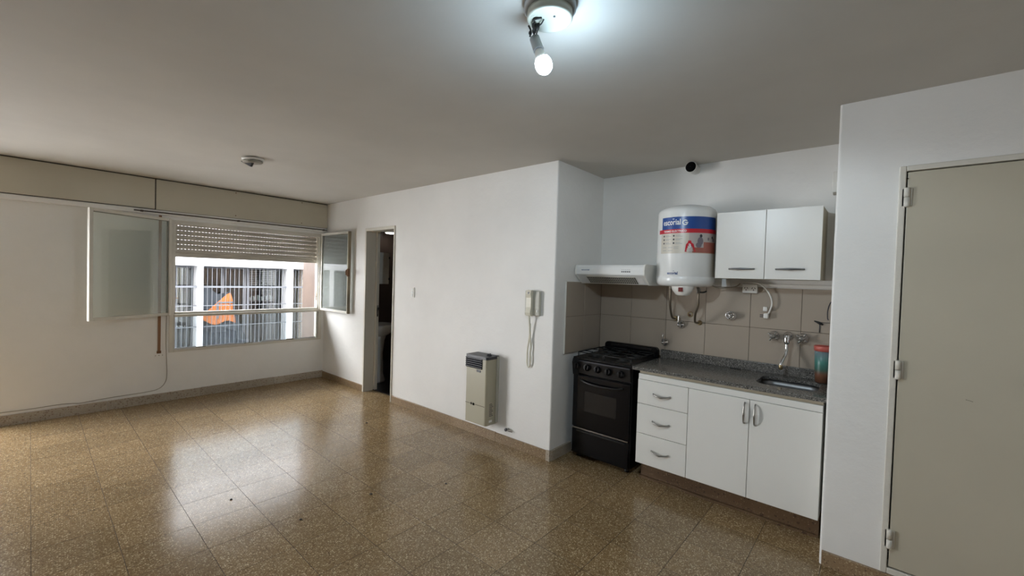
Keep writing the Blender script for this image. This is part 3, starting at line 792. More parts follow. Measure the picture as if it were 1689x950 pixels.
# rounded backguard
bgp = []
for (cx_, cz_, a0) in ((sx0+.045, .905, pi), (sx1-.02, .918, pi/2)):
    pass
r1 = .03
pl = [(.098, .857)]+[(.098+r1-r1*cos(a), .945-r1+r1*sin(a)) for a in [pi/2*k/6 for k in range(7)]]+[(.598-r1+r1*sin(a), .945-r1+r1*cos(a)) for a in [pi/2*k/6 for k in range(7)]]+[(.598, .857)]
mb = MB(); mb.prism(pl, 'y', .695, .732, 'black_enamel'); bgd = mb.build('backguard', sv)
mb = MB(); mb.box(.16, .54, .692, .696, .915, .931, 'black_panel', .001); mb.build('trim_strip', bgd)

# ================================================================== BASE CABINET
cb = thing('base_cabinet', 'white base cabinet with three drawers and two doors', 'cabinet', (1.22, .45, 0))
bx0, bx1, yf = .655, 1.784, .200
mb = MB(); mb.box(bx0, bx0+.018, yf+.021, .752, .135, .770, 'white_laminate'); mb.box(bx1-.018, bx1, yf+.021, .752, .135, .770, 'white_laminate'); mb.box(bx0+.018, bx1-.018, yf+.021, .752, .135, .153, 'white_laminate'); mb.box(bx0+.018, bx1-.018, .735, .752, .153, .770, 'white_laminate'); mb.box(1.017, 1.035, yf+.021, .735, .153, .70, 'white_laminate'); mb.build('carcass', cb)
mb = MB(); mb.box(bx0, bx1, yf+.006, yf+.030, .771, .812, 'white_laminate', .002); mb.box(bx0, bx0+.018, yf+.030, .752, .771, .812, 'white_laminate'); mb.box(bx1-.018, bx1, yf+.030, .752, .771, .812, 'white_laminate'); mb.build('top_rail', cb)
mb = MB(); mb.box(bx0+.004, bx1, yf+.016, yf+.05, .813, .836, 'beige_board', .001); mb.box(bx0+.004, bx0+.022, yf+.05, .752, .813, .836, 'beige_board'); mb.box(bx1-.018, bx1, yf+.05, .752, .813, .836, 'beige_board'); mb.build('underlay_board', cb)
def bow(p0, p1, out, m='satin_metal', sag=None):
    p0, p1 = Vector(p0), Vector(p1); o = Vector(out); mid = (p0+p1)/2
    s = Vector(sag) if sag else Vector((0, 0, 0))
    mb = MB(); mb.tube([p0, p0+(p1-p0)*.08+o*.75+s*.1, p0+(p1-p0)*.3+o*1.0+s*.6, mid+o*1.08+s, p0+(p1-p0)*.7+o*1.0+s*.6, p0+(p1-p0)*.92+o*.75+s*.1, p1],
                      [.0055, .0045, .0060, .0075, .0060, .0045, .0055], m, 10); return mb
for z0, z1 in ((.590, .769), (.366, .587), (.137, .363)):
    mb = MB(); mb.box(bx0, 1.0245, yf, yf+.019, z0, z1, 'white_laminate', .0012, 1); d_ = mb.build('drawer', cb)
    zc = {.590: .678, .366: .474, .137: .254}[z0]
    mb = bow((.775, yf, zc), (.901, yf, zc), (0, -.024, 0), sag=(0, 0, -.012)); mb.build('handle', d_)
for x0, x1, hx in ((1.0275, 1.4055, 1.379), (1.4085, bx1, 1.440)):
    mb = MB(); mb.box(x0, x1, yf, yf+.019, .137, .769, 'white_laminate', .0012, 1); d_ = mb.build('door', cb)
    mb = bow((hx, yf, .612), (hx, yf, .746), (0, -.024, 0)); mb.build('handle', d_)
mb = MB(); mb.box(bx0+.01, bx1, .285, .74, .002, .134, 'plinth_stone', .002); mb.build('plinth', cb)
mb = MB(); mb.prism([(bx0+.01, .285), (bx0+.01, .262), (.9, .270), (1.15, .255), (1.35, .270), (1.6, .262), (bx1, .272), (bx1, .285)], 'z', .0008, .016, 'plinth_stone'); mb.build('mortar_fillet', cb)

# countertop with a real cut-out
ct = thing('granite_worktop', 'grey speckled granite worktop with backsplash and inset sink', 'worktop', (1.2, .45, .86))
SX0, SX1, SY0, SY1, SR = 1.405, 1.742, .312, .640, .07
def rrect(x0, x1, y0, y1, r, n=6):
    out = []
    for cx_, cy_, a0 in ((x1-r, y0+r, -pi/2), (x1-r, y1-r, 0), (x0+r, y1-r, pi/2), (x0+r, y0+r, pi)):
        for k in range(n+1):
            a = a0+pi/2*k/n; out.append((cx_+r*cos(a), cy_+r*sin(a)))
    return out
inner = rrect(SX0, SX1, SY0, SY1, SR)
X0, X1, Y0, Y1 = .612, 1.811, .182, .745
def outer_pt(p):
    cx_, cy_ = (SX0+SX1)/2, (SY0+SY1)/2; dx, dy = p[0]-cx_, p[1]-cy_
    tx = ((X1 if dx > 0 else X0)-cx_)/dx if abs(dx) > 1e-9 else 1e9; ty = ((Y1 if dy > 0 else Y0)-cy_)/dy if abs(dy) > 1e-9 else 1e9
    t = min(tx, ty); return (cx_+dx*t, cy_+dy*t)
bm = bmesh.new()
def loop(pts, z): return [bm.verts.new((p[0], p[1], z)) for p in pts]
corners = [(X0, Y0), (X1, Y0), (X1, Y1), (X0, Y1)]
zt, zb_ = .862, .838
ii = loop(inner, zt); ib = loop(inner, zb_); ot = loop(corners, zt-.003); ob = loop(corners, zb_)
e = .003
otb = loop([(X0+e, Y0+e), (X1-e, Y0+e), (X1-e, Y1-e), (X0+e, Y1-e)], zt)
def es(l): return [bm.edges.new((l[k], l[(k+1) % len(l)])) for k in range(len(l))]
E1, E2 = es(ii), es(otb); bmesh.ops.triangle_fill(bm, edges=E1+E2, use_beauty=True)
E3, E4 = es(ib), es(ob); bmesh.ops.triangle_fill(bm, edges=E3+E4, use_beauty=True)
for k in range(len(ii)): bm.faces.new((ii[k], ii[(k+1) % len(ii)], ib[(k+1) % len(ii)], ib[k]))
for k in range(4):
    bm.faces.new((ot[k], ot[(k+1) % 4], ob[(k+1) % 4], ob[k])); bm.faces.new((otb[k], otb[(k+1) % 4], ot[(k+1) % 4], ot[k]))
bm.verts.index_update()
vs = [v.co.copy() for v in bm.verts]; fs = [[v.index for v in f_.verts] for f_ in bm.faces]; bm.free()
mb = MB(); mb.add(vs, fs, 'granite'); mb.build('slab', ct)
mb = MB(); mb.box(X0, X1, .727, .7455, .862, .932, 'granite', .003); mb.build('backsplash', ct)
mb = MB(); mb.box(1.793, 1.8115, .25, .727, .862, .912, 'granite', .003); mb.build('side_splash', ct)
# sink bowl
def ring(inset, z, r): return [(p[0], p[1], z) for p in rrect(SX0-.006+inset, SX1+.006-inset, SY0-.006+inset, SY1+.006-inset, max(r, .02))]
rings = [ring(-.012, .838, SR), ring(0, .838, SR), ring(.004, .80, SR), ring(.010, .745, SR), ring(.030, .722, SR*.8), ring(.09, .716, .05), ring(.15, .714, .02)]
n = len(rings[0]); vs = [p for r_ in rings for p in r_]
fs = [(i*n+k, i*n+(k+1) % n, (i+1)*n+(k+1) % n, (i+1)*n+k) for i in range(len(rings)-1) for k in range(n)]+[tuple((len(rings)-1)*n+k for k in range(n))]
mb = MB(); mb.add(vs, fs, 'steel', True); bw = mb.build('sink_bowl', ct)
mb = MB(); mb.lathe((1.573, .476, .7145), [(.038, 0), (.036, .003), (.02, .001), (.001, .0015)], 'chrome', 20, cap=False); mb.build('drain', bw)

sk = thing('black_scrap', 'thin black strip lying at the back of the granite worktop', 'strip', (1.2, .7, .862))
mb = MB(); mb.tube([(1.165, .70, .865), (1.20, .700, .866), (1.24, .692, .865)], .004, 'black_iron', 8); mb.build('strip', sk)

# tumbler
tx, ty = 1.735, .665
tu = thing('plastic_tumbler', 'tall green and brown plastic tumbler with coral rim beside the sink', 'tumbler', (tx, ty, .862))
mb = MB(); mb.lathe((tx, ty, .8635), [(.030, 0), (.037, .004), (.042, .06), (.044, .12), (.0475, .215), (.0455, .215), (.040, .06), (.034, .01), (.001, .008)], 'tumbler_plastic', 32, cap=False); mb.build('cup', tu)
mb = MB(); mb.lathe((tx, ty, .8635), [(.0455, .212), (.0500, .212), (.0515, .245), (.0485, .247), (.0475, .216)], 'coral_plastic', 32, cap=False); mb.build('coral_rim', tu)

# ================================================================== TAPS AND VALVES ON THE TILES
YF = .7455
def cross_tap(x, z, label):
    t = thing('wall_tap', label, 'tap', (x, YF, z))
    mb = MB(); mb.lathe((x, YF, z), [(.034, 0), (.034, -.006), (.026, -.016), (.018, -.030), (.016, -.040)], 'chrome', 24, 'y'); mb.build('escutcheon', t)
    mb = MB(); mb.lathe((x, YF-.038, z), [(.014, 0), (.018, -.010), (.018, -.022), (.010, -.028)], 'satin_metal', 20, 'y')
    for k in range(4):
        a = pi/4+.2+k*pi/2; mb.tube([(x, YF-.050, z), (x+.026*cos(a), YF-.052, z+.026*sin(a)), (x+.038*cos(a), YF-.052, z+.038*sin(a))], [.006, .005, .007], 'satin_metal', 8, False)
    mb.build('cross_handle', t)
cross_tap(1.438, 1.140, 'chrome cross-handle wall tap left of the sink spout')
cross_tap(1.612, 1.142, 'chrome cross-handle wall tap right of the sink spout')
sp = thing('sink_spout', 'chrome wall-mounted swan-neck spout above the sink', 'tap', (1.525, YF, 1.14))
mb = MB(); mb.lathe((1.525, YF, 1.148), [(.030, 0), (.030, -.005), (.020, -.012), (.014, -.03), (.014, -.055)], 'chrome', 24, 'y'); mb.build('escutcheon', sp)
mb = MB(); mb.lathe((1.525, YF-.062, 1.10), [(.012, -.008), (.018, 0), (.020, .012), (.020, .052), (.014, .062)], 'chrome', 20); mb.build('diverter_body', sp)
mb = MB(); mb.tube([(1.525, YF-.062, 1.10), (1.526, YF-.064, 1.06), (1.522, YF-.075, 1.02), (1.513, YF-.10, .99), (1.505, YF-.118, .965), (1.504, YF-.122, .945)], .010, 'chrome', 12); mb.build('spout_tube', sp)
mb = MB(); mb.lathe((1.504, YF-.122, .918), [(.008, 0), (.0125, .006), (.013, .03), (.011, .034)], 'brass', 16); mb.build('nozzle', sp)
def lever(x, z, label):
    t = thing('lever_stop_valve', label, 'valve', (x, YF, z))
    mb = MB(); mb.lathe((x, YF, z), [(.033, 0), (.032, -.010), (.026, -.022), (.014, -.030), (.012, -.038)], 'chrome', 24, 'y'); mb.build('escutcheon', t)
    mb = MB(); mb.ball((x-.004, YF-.044, z), .013, 'chrome', 14); mb.tube([(x-.004, YF-.046, z), (x-.003, YF-.056, z+.03), (x-.001, YF-.060, z+.078)], [.009, .008, .0055], 'chrome', 10); mb.build('lever_handle', t)
lever(.768, 1.157, 'chrome lever stop valve under the water heater')
lever(.641, .995, 'chrome lever stop valve just above the stove backguard')
wv = thing('wheel_valve', 'round chrome wheel valve in the middle of the wall tiles', 'valve', (1.152, YF, 1.265))
mb = MB(); mb.lathe((1.152, YF, 1.262), [(.034, 0), (.033, -.008), (.015, -.018), (.012, -.045)], 'chrome', 24, 'y'); mb.build('escutcheon', wv)
mb = MB()
pp = [(1.148+.028*cos(a), YF-.048, 1.268+.028*sin(a)) for a in [2*pi*k/20 for k in range(21)]]
mb.tube(pp, .0055, 'chrome', 8, False)
for k in range(3):
    a = .5+k*2*pi/3; mb.tube([(1.148, YF-.05, 1.268), (1.148+.028*cos(a), YF-.048, 1.268+.028*sin(a))], .0045, 'chrome', 8, False)
mb.ball((1.148, YF-.052, 1.268), .009, 'chrome', 12); mb.build('wheel_handle', wv)
hp = thing('capped_pipe_hole', 'brown unfinished pipe opening in the tiles below the water heater', 'pipe', (.838, YF, 1.245))
mb = MB(); mb.lathe((.838, YF, 1.247), [(.024, .002), (.023, -.002), (.017, -.006), (.015, -.001), (.013, .001)], 'brass', 12, 'y'); mb.lathe((.833, YF-.003, 1.240), [(.012, 0), (.008, -.003)], 'rust', 9, 'y'); mb.build('pipe_end', hp)

# ================================================================== WATER HEATER
WX, WY, WR = .856, .529, .211
wh = thing('water_heater', 'white cylindrical electric water heater with a blue and red sticker', 'water heater', (WX, WY, 1.47))
mb = MB(); mb.lathe((WX, WY, 0), [(.12, 1.478), (.17, 1.477), (.195, 1.486), (.208, 1.505), (WR, 1.53), (WR, 1.549), (WR-.0015, 1.551), (WR, 1.553),
        (WR, 2.030), (.209, 2.045), (.200, 2.060), (.175, 2.078), (.12, 2.092), (.001, 2.098)], 'white_enamel', 72); mb.build('tank', wh)
for z_ in (1.60, 1.90):
    mb = MB(); mb.box(WX-.05, WX+.05, .728, .757, z_, z_+.04, 'satin_metal', .002); mb.build('wall_bracket', wh)
t0 = radians(-71)
def cyl(px_off_deg, z, lift): a = t0+radians(px_off_deg); return Vector((WX+(WR+lift)*cos(a), WY+(WR+lift)*sin(a), z))
def patch(mb, d0, d1, z0, z1, m, lift=.0006, n=None, zf=None):
    n = n or max(2, int((d1-d0)/4)); vs = []
    for k in range(n+1):
        d = d0+(d1-d0)*k/n; dz = zf(d) if zf else 0
        vs += [cyl(d, z0+dz, lift), cyl(d, z1+dz, lift)]
    mb.add(vs, [(2*k, 2*k+2, 2*k+3, 2*k+1) for k in range(n)], m, True)
def sticker(name, items):
    mb = MB()
    for it in items: patch(mb, *it)
    return mb.build(name, wh)
lb = sticker('sticker_body', [(-56, 72, 1.722, 1.875, 'label_pale', .0005)])
sticker('blue_band', [(-54, 70, 1.898, 1.992, 'label_blue', .0008)])
sticker('red_band', [(-64, 73, 1.872, 1.902, 'label_red', .0011)])
def on_cyl(d0, z0, lift): return lambda x, y: cyl(d0+math.degrees(x/WR), z0+y, lift)
mb = MB(); text_on(mb, 'escorial', .060, on_cyl(-50, 1.934, .0014), 'print_white', width=.142, bold=.0012)
for dx in (.082, ): patch(mb, -50+math.degrees(dx/WR), -50+math.degrees((dx+.014)/WR), 1.974, 1.979, 'print_white', .0014)
mb.build('brand_lettering', wh)
mb = MB()
for k in range(22):
    a0, a1 = radians(40+k*13.5), radians(40+(k+1)*13.5)
    ri, ro = .013, .020
    vs = [cyl(-3+math.degrees(r_*cos(a)/WR), 1.948+r_*sin(a), .0014) for a in (a0, a1) for r_ in (ri, ro)]
    mb.add(vs, [(0, 1, 3, 2)], 'print_white')
patch(mb, -3, 2.5, 1.944, 1.951, 'print_white', .0014); mb.build('round_emblem', wh)
mb = MB(); text_on(mb, 'TERMO ELÉCTRICO', .019, on_cyl(-48, 1.880, .0016), 'print_white', width=.178, bold=.0004)
mb.build('red_band_lettering', wh)
# bullets and tiny lines of text
mb = MB()
for c_, d in enumerate((-47, -24)):
    for r_ in range(3):
        z = 1.852-r_*.027
        patch(mb, d-1.6, d+1.6, z-.006, z+.006, 'print_dark', .0010, 2)
        for q_ in range(2): patch(mb, d+3.5, d+(17 if (q_+r_) % 2 else 13), z+.002-q_*.008, z+.005-q_*.008, 'socket_grey', .0010)
for d, z in ((-50, 1.765), (-36, 1.765), (-24, 1.768), (-24, 1.756), (-50, 1.742), (-36, 1.742)): patch(mb, d, d+10, z, z+.003, 'socket_grey', .0010)
mb.build('feature_list', wh)
# picture: bathroom scene with two people
mb = MB()
patch(mb, 5, 71, 1.727, 1.872, 'print_photo', .0009)
patch(mb, 12, 71, 1.727, 1.765, 'print_brick', .0012); patch(mb, 34, 71, 1.765, 1.806, 'print_brick', .0012)
def blob(d, z, rx, rz, m, lift=.0015):
    vs = [cyl(d+math.degrees(rx*cos(a)/WR), z+rz*sin(a), lift) for a in [2*pi*k/14 for k in range(14)]]
    mb.add(vs, [tuple(range(14))], m)
blob(27, 1.812, .022, .030, 'print_shirt'); blob(24, 1.783, .022, .020, 'print_shirt', .0016); blob(28, 1.850, .010, .012, 'print_dark', .0018); blob(45, 1.830, .008, .012, 'print_shirt', .0018); blob(56, 1.842, .008, .010, 'print_dark', .0018); blob(60, 1.825, .014, .014, 'print_shirt', .0016)
mb.build('printed_picture', wh)
mb = MB()
vs = [cyl(d, z, .0022) for d, z in ((-2, 1.733), (18, 1.733), (14, 1.790), (10, 1.800), (9, 1.815), (4, 1.815), (3, 1.800), (0, 1.788))]
mb.add(vs, [tuple(range(8))], 'label_red')
text_on(mb, '3', .042, on_cyl(4, 1.762, .0030), 'print_white', bold=.001)
text_on(mb, 'AÑOS DE', .010, on_cyl(1, 1.750, .0030), 'print_white', width=.042)
text_on(mb, 'GARANTÍA', .010, on_cyl(0, 1.739, .0030), 'print_white', width=.050)
mb.build('warranty_tag', wh)
mb = MB(); text_on(mb, 'escorial', .028, on_cyl(-36, 1.566, .0008), 'print_navy', width=.082, bold=.0010)
patch(mb, -36+math.degrees(.047/WR), -36+math.degrees(.056/WR), 1.589, 1.592, 'print_navy', .0008); mb.build('small_lettering', wh)
for z1_ in (1.735, 1.590):
    mb = MB()
    for z, w_ in ((z1_, 7), (z1_-.013, 5)): patch(mb, -80, -80+w_, z, z+.006, 'socket_grey', .0008)
    mb.build('side_print', wh)
# control housing below
mb = MB()
vs = []
ccx, ccy = WX+.028, WY-.118
for (hx_, hy_, z) in ((.085, .055, 1.482), (.078, .05, 1.452), (.050, .035, 1.415), (.030, .025, 1.408)):
    for k in range(16):
        a = 2*pi*k/16; vs.append((ccx+hx_*cos(a), ccy+hy_*sin(a), z))
fs = [(i*16+k, i*16+(k+1) % 16, (i+1)*16+(k+1) % 16, (i+1)*16+k) for i in range(3) for k in range(16)]+[tuple(48+k for k in range(16))]
mb.add(vs, fs, 'white_plastic', True); ch = mb.build('control_housing', wh)
mb = MB(); mb.box(ccx-.012, ccx+.020, ccy-.058, ccy-.030, 1.438, 1.470, 'red_switch', .002); mb.build('indicator', ch)
# hoses
def hose(pts, nm='flexible_hose'):
    mb = MB(); mb.tube(pts, .0085, 'braided_hose', 12); h_ = mb.build(nm, wh)
    mb = MB(); a, b = Vector(pts[0]), Vector(pts[1]); mb.lathe((a.x, a.y, a.z-.022), [(.012, 0), (.013, .004), (.013, .02), (.010, .026)], 'satin_metal', 6, smooth=False); mb.build('nut', h_)
    e_ = Vector(pts[-1]); mb = MB(); mb.lathe(e_, [(.014, -.03), (.014, -.012), (.020, -.010), (.020, 0.0)], 'brass', 12, 'y'); mb.build('elbow', h_)
hose([(.742, .55, 1.478), (.742, .55, 1.40), (.735, .57, 1.33), (.728, .61, 1.27), (.722, .66, 1.22), (.722, .715, 1.205), (.722, .752, 1.205)])
hose([(.958, .55, 1.478), (.958, .55, 1.40), (.952, .565, 1.33), (.925, .60, 1.27), (.905, .66, 1.20), (.908, .715, 1.185), (.915, .752, 1.185)])
mb = MB(); mb.box(.945, .972, .535, .565, 1.425, 1.470, 'satin_metal', .004); mb.tube([(.965, .545, 1.435), (1.00, .535, 1.437), (1.02, .53, 1.446)], .006, 'black_iron', 8); mb.build('safety_valve', wh)
mb = MB(); mb.tube([(1.04, .60, 1.490), (1.06, .66, 1.476), (1.12, .70, 1.478), (1.18, .71, 1.490), (1.205, .72, 1.512)], .004, 'cable_grey', 8); mb.build('power_cord', wh)

# ================================================================== EXTRACTOR HOOD
hd = thing('extractor_hood', 'slim white extractor hood over the stove', 'hood', (.32, .5, 1.48))
hx0, hx1, hyf = .004, .634, .290
prof = [(.752, 1.478), (.400, 1.478), (hyf+.012, 1.548), (hyf+.004, 1.552), (hyf, 1.562), (hyf-.002, 1.590), (hyf+.003, 1.615), (hyf+.014, 1.632), (hyf+.03, 1.637), (.752, 1.640)]
# shell: side profile with open inner tray
mb = MB(); mb.prism([(p[0], p[1]) for p in prof], 'x', hx0+.012, hx1-.012, 'white_enamel'); mb.build('front_body', hd)
for x0 in (hx0, hx1-.013):
    mb = MB(); mb.prism([(p[0]+(-.002 if p[0] < .5 else 0), p[1]+(.002 if p[1] > 1.6 else -.004)) for p in prof], 'x', x0, x0+.013, 'white_plastic'); mb.build('end_cap', hd)
# filter on the sloping underside
sl = (1.548-1.478)/((hyf+.012)-.400)
def und(y): return 1.478+(y-.400)*sl
mb = MB()
for a, b in ((.10, .545), ):
    mb.add([(a, .315, und(.315)-.002), (b, .315, und(.315)-.002), (b, .392, und(.392)-.002), (a, .392, und(.392)-.002),
            (a, .315, und(.315)+.003), (b, .315, und(.315)+.003), (b, .392, und(.392)+.003), (a, .392, und(.392)+.003)],
           [(0,1,2,3), (4,7,6,5), (0,4,5,1), (1,5,6,2), (2,6,7,3), (3,7,4,0)], 'grey_plastic')
mb.build('grease_filter', hd)
mb = MB()
for k in range(26):
    x = .108+k*.017
    for y in (.322, .345, .368):
        mb.add([(x, y, und(y)-.0032), (x+.010, y, und(y)-.0032), (x+.010, y+.018, und(y+.018)-.0032), (x, y+.018, und(y+.018)-.0032)], [(0, 1, 2, 3)], 'dark_grey')
o = mb.build('filter_slots', hd); o['kind'] = 'stuff'
mb = MB(); mb.add([(.56, .325, und(.325)-.003), (.60, .325, und(.325)-.003), (.60, .385, und(.385)-.003), (.56, .385, und(.385)-.003)], [(0, 1, 2, 3)], 'print_white'); mb.build('lamp_lens', hd)
mb = MB()
for x in (.446, .462, .478, .494, .510): 
    mb.box(x-.0055, x+.0055, hyf-.005, hyf-.001, 1.575, 1.583, 'dark_grey', .001)
mb.build('push_buttons', hd)
mb = MB()
for x in (.446, .462, .478, .494, .510): mb.box(x-.001, x+.001, hyf-.0025, hyf, 1.590, 1.597, 'dark_grey')
mb.build('button_marks', hd); mb = MB()
text_on(mb, 'escorial', .014, lambda x, y: Vector((.068+x, hyf-.0028, 1.588+y)), 'print_navy', width=.078, bold=.0004)
mb.build('front_lettering', hd)
mb = MB(); mb.tube([(.60, .60, 1.640), (.615, .62, 1.662), (.65, .66, 1.676), (.70, .72, 1.680)], .005, 'white_plastic', 8); mb.build('power_cord', hd)

# ================================================================== WALL CABINET
uc = thing('wall_cabinet', 'white two-door wall cabinet right of the water heater', 'cabinet', (1.41, .6, 1.54))
ux0, ux1, uy = 1.097, 1.720, .452
mb = MB(); mb.box(ux0, ux1, uy+.019, .7545, 1.546, 2.016, 'beige_board', .001); mb.build('carcass', uc)
for x0, x1, a, b in ((ux0, 1.4075, 1.190, 1.348), (1.4105, ux1, 1.477, 1.635)):
    mb = MB(); mb.box(x0, x1, uy, uy+.018, 1.546, 2.018, 'white_laminate', .0012, 1); d_ = mb.build('door', uc)
    mb = bow((a, uy, 1.614), (b, uy, 1.614), (0, -.022, 0), 'steel'); mb.build('handle', d_)

# ================================================================== ELECTRICS AND SMALL THINGS
cn = thing('wall_conduit', 'white plastic cable conduit along the top of the wall tiles', 'conduit', (1.5, YF, 1.49))
mb = MB(); mb.box(1.31, 1.811, YT-.022, YT+.0, 1.492, 1.516, 'white_plastic', .004); mb.build('conduit', cn)
mb = MB(); mb.box(1.12, 1.132, YT-.012, YT, 1.487, 1.545, 'white_plastic', .002); mb.build('cord_clip', cn)
so = thing('double_socket', 'white double wall socket under the wall cabinet', 'socket', (1.27, YF, 1.47))
mb = MB(); mb.box(1.222, 1.322, YT-.040, YT-.0, 1.443, 1.510, 'white_plastic', .005); mb.build('plate', so)
for cx_ in (1.247, 1.297):
    mb = MB()
    for dx, dz, a in ((-.009, .004, .6), (.009, .004, -.6), (0, -.010, 0)):
        M_ = Matrix.Translation((cx_+dx, YT-.0405, 1.476+dz)) @ Matrix.Rotation(a, 4, 'Y')
        mb.box(-.0022, .0022, -.001, .001, -.006, .006, 'dark_grey', M=M_)
    mb.build('outlet_holes', so)
pw = thing('loose_plug', 'white power cord with plug dangling from the wall socket', 'plug', (1.385, .73, 1.28))
mb = MB(); mb.tube([(1.225, .725, 1.517), (1.28, .712, 1.525), (1.34, .705, 1.512), (1.385, .705, 1.470), (1.412, .708, 1.42), (1.420, .712, 1.37), (1.408, .715, 1.32), (1.394, .715, 1.285)], .0055, 'white_plastic', 10); mb.build('cord', pw)
mb = MB(); mb.box(1.370, 1.402, .700, .730, 1.262, 1.300, 'white_plastic', .008, 3); pb = mb.build('plug_body', pw)
mb = MB()
for z in (1.273, 1.286): mb.box(1.346, 1.372, .712, .716, z-.003, z+.003, 'dark_grey', .0005)
mb.build('prongs', pb)
mb = MB(); mb.box(1.366, 1.392, .704, .724, 1.315, 1.347, 'white_plastic', .004); mb.build('cord_tag', pw)
bk = thing('wire_hook', 'small black bracket with a thin wire stuck on the upper right tiles', 'bracket', (1.702, YF, 1.25))
mb = MB(); mb.tube([(1.672, YF-.006, 1.268), (1.702, YF-.010, 1.256), (1.722, YF-.006, 1.246)], [.003, .009, .005], 'black_iron', 8, False); mb.build('clip', bk)
mb = MB(); mb.tube([(1.704, YF-.004, 1.252), (1.704, YF-.004, 1.190)], .003, 'dark_grey', 8, False); mb.build('stem', bk)
mb = MB(); mb.tube([(1.704, YF-.006, 1.260), (1.76, YF-.012, 1.262), (1.80, YF-.012, 1.262)], .0018, 'dark_grey', 6, False); mb.build('wire', bk)
ba = thing('black_wall_unit', 'narrow black unit with a cord hanging at the right edge of the recess', 'appliance', (1.79, .6, 1.4))
mb = MB(); mb.box(1.782, 1.811, .52, .62, 1.335, 1.480, 'black_enamel', .006); mb.build('casing', ba)
mb = MB(); mb.tube([(1.785, .60, 1.42), (1.765, .62, 1.40), (1.752, .64, 1.35), (1.752, .65, 1.30), (1.758, .65, 1.285)], .0035, 'dark_grey', 8); mb.build('cord', ba)
mb = MB(); mb.box(1.778, 1.811, .60, .67, 1.275, 1.325, 'grey_plastic', .006); mb.build('lower_block', ba)
cb2 = thing('chime_box', 'small white box on the kitchen wall at the edge of the right block', 'box', (1.78, .74, 2.2))
mb = MB(); mb.box(1.737, 1.811, .735, .757, 2.145, 2.285, 'white_plastic', .006); mb.build('casing', cb2)
mb = MB(); mb.box(1.742, 1.811, .738, .757, 2.128, 2.146, 'cable_grey', .005); mb.build('lower_lip', cb2)
dm = thing('round_black_vent', 'round black vent opening where kitchen wall meets ceiling', 'vent', (.83, .6, 2.44))
mb = MB(); mb.lathe((.835, .632, 2.430), [(.036, .124), (.036, 0), (.043, -.004), (.044, .012), (.037, .016)], 'white_plastic', 28, 'y'); mb.build('collar', dm)
mb = MB(); mb.lathe((.835, .632, 2.430), [(.0405, -.0042), (.034, -.012), (.015, -.017), (.001, -.018)], 'black_void', 28, 'y', cap=False); mb.build('black_cap', dm)

# ================================================================== DIRT SPECKS ON THE FLOOR
for k, (x, y) in enumerate(((-1.13, -1.965), (-1.83, -.60), (-.58, -1.75), (-.55, -1.30), (-.30, -.85))):
    r_ = .008+.003*(k % 2)
    mb = MB(); mb.lathe((x, y, .0012), [(r_*.6, 0), (r_, .001), (r_*.7, .004), (.001, .005)], 'dirt', 9, sx=1.3, cap=False)
    tag(mb.build('floor_crumb'), ('tiny dark crumb inside the window reflection on the floor', 'tiny dark crumb on the floor in front of the bathroom doorway',
        'tiny dark crumb just right of the window reflection on the floor', 'tiny dark crumb mid-floor in front of the gas heater', 'tiny dark crumb on the floor nearest the capped gas stub')[k], 'crumb', 'crumbs on the floor')

# ================================================================== OUTSIDE: BUILDING ACROSS THE GAP
XF = -8.0; XD = XF-.36
YL = -6.0
fw = struct('wall_outside', (XF, 0, -1))
mb = MB(); mb.box(XF-.6, XF, YL, 1.369, 1.56, 3.6, 'facade_paint', .004, 1); mb.build('upper_wall', fw)
mb = MB(); mb.box(XF-.6, XF, YL, 1.369, -3.2, -.55, 'facade_paint', .004, 1); mb.build('lower_wall', fw)
mb = MB(); mb.box(XF-.6, XF+.02, 1.369, 5.0, -3.2, 3.6, 'pebble_render'); mb.build('rendered_wall', fw)
cols_ = [(-3.0, -2.90), (-2.36, -2.25), (-1.95, -1.86), (-.682, -.590), (.971, 1.090)]
for a, b in cols_:
    mb = MB(); mb.box(XD, XF, a, b, -.55, 1.56, 'facade_paint', .003, 1); mb.build('pier', fw)
mb = MB(); mb.box(XF-2.4, XF-2.3, YL, 5, -3.2, 5.2, 'room_dark'); mb.box(XF-2.4, XF-.5, YL, 5, -.56, -.54, 'room_dark'); mb.box(XF-2.4, XF-.5, YL, 5, 1.6, 1.62, 'room_dark'); mb.box(XF-2.4, XF-.4, 1.9, 1.95, -.6, 1.62, 'room_dark'); mb.box(XF-2.4, XF-.4, -3.2, -3.15, -.6, 1.62, 'room_dark'); mb.build('inner_room', fw)
# far windows
bays = [(-2.90, -.682), (-.590, .971), (1.090, 1.369)]
def farwin(k, a, b, mull, curt):
    w_ = struct('window_%d' % (k+2), (XD, (a+b)/2, .5))
    xx = XD-.02
    mb = MB(); mb.box(xx-.02, xx+.02, a, b, 1.52, 1.56, 'white_bar', .003); mb.box(xx-.02, xx+.02, a, b, -.55, -.50, 'white_bar', .003)
    mb.build('frame', w_)
    for y in mull:
        mb = MB(); mb.box(xx-.02, xx+.02, y-.022, y+.022, -.50, 1.52, 'white_sash', .003); mb.build('mullion', w_)
    ed = [a]+list(mull)+[b]
    for i in range(len(ed)-1):
        mb = MB(); mb.box(xx-.004, xx, ed[i]+.01, ed[i+1]-.01, -.50, 1.52, 'window_glass'); mb.build('pane', w_)
    # pleated curtains behind the glass
    for y0, y1, z0, z1, mm in curt:
        n = max(4, int((y1-y0)/.035)); vs = []
        for i in range(n+1):
            y = y0+(y1-y0)*i/n; x = xx-.10+(.018 if i % 2 else -.018)
            vs += [(x, y, z0), (x, y, z1)]
        mb = MB(); mb.add(vs, [(2*i, 2*i+2, 2*i+3, 2*i+1) for i in range(n)], mm); mb.build('curtain', w_)
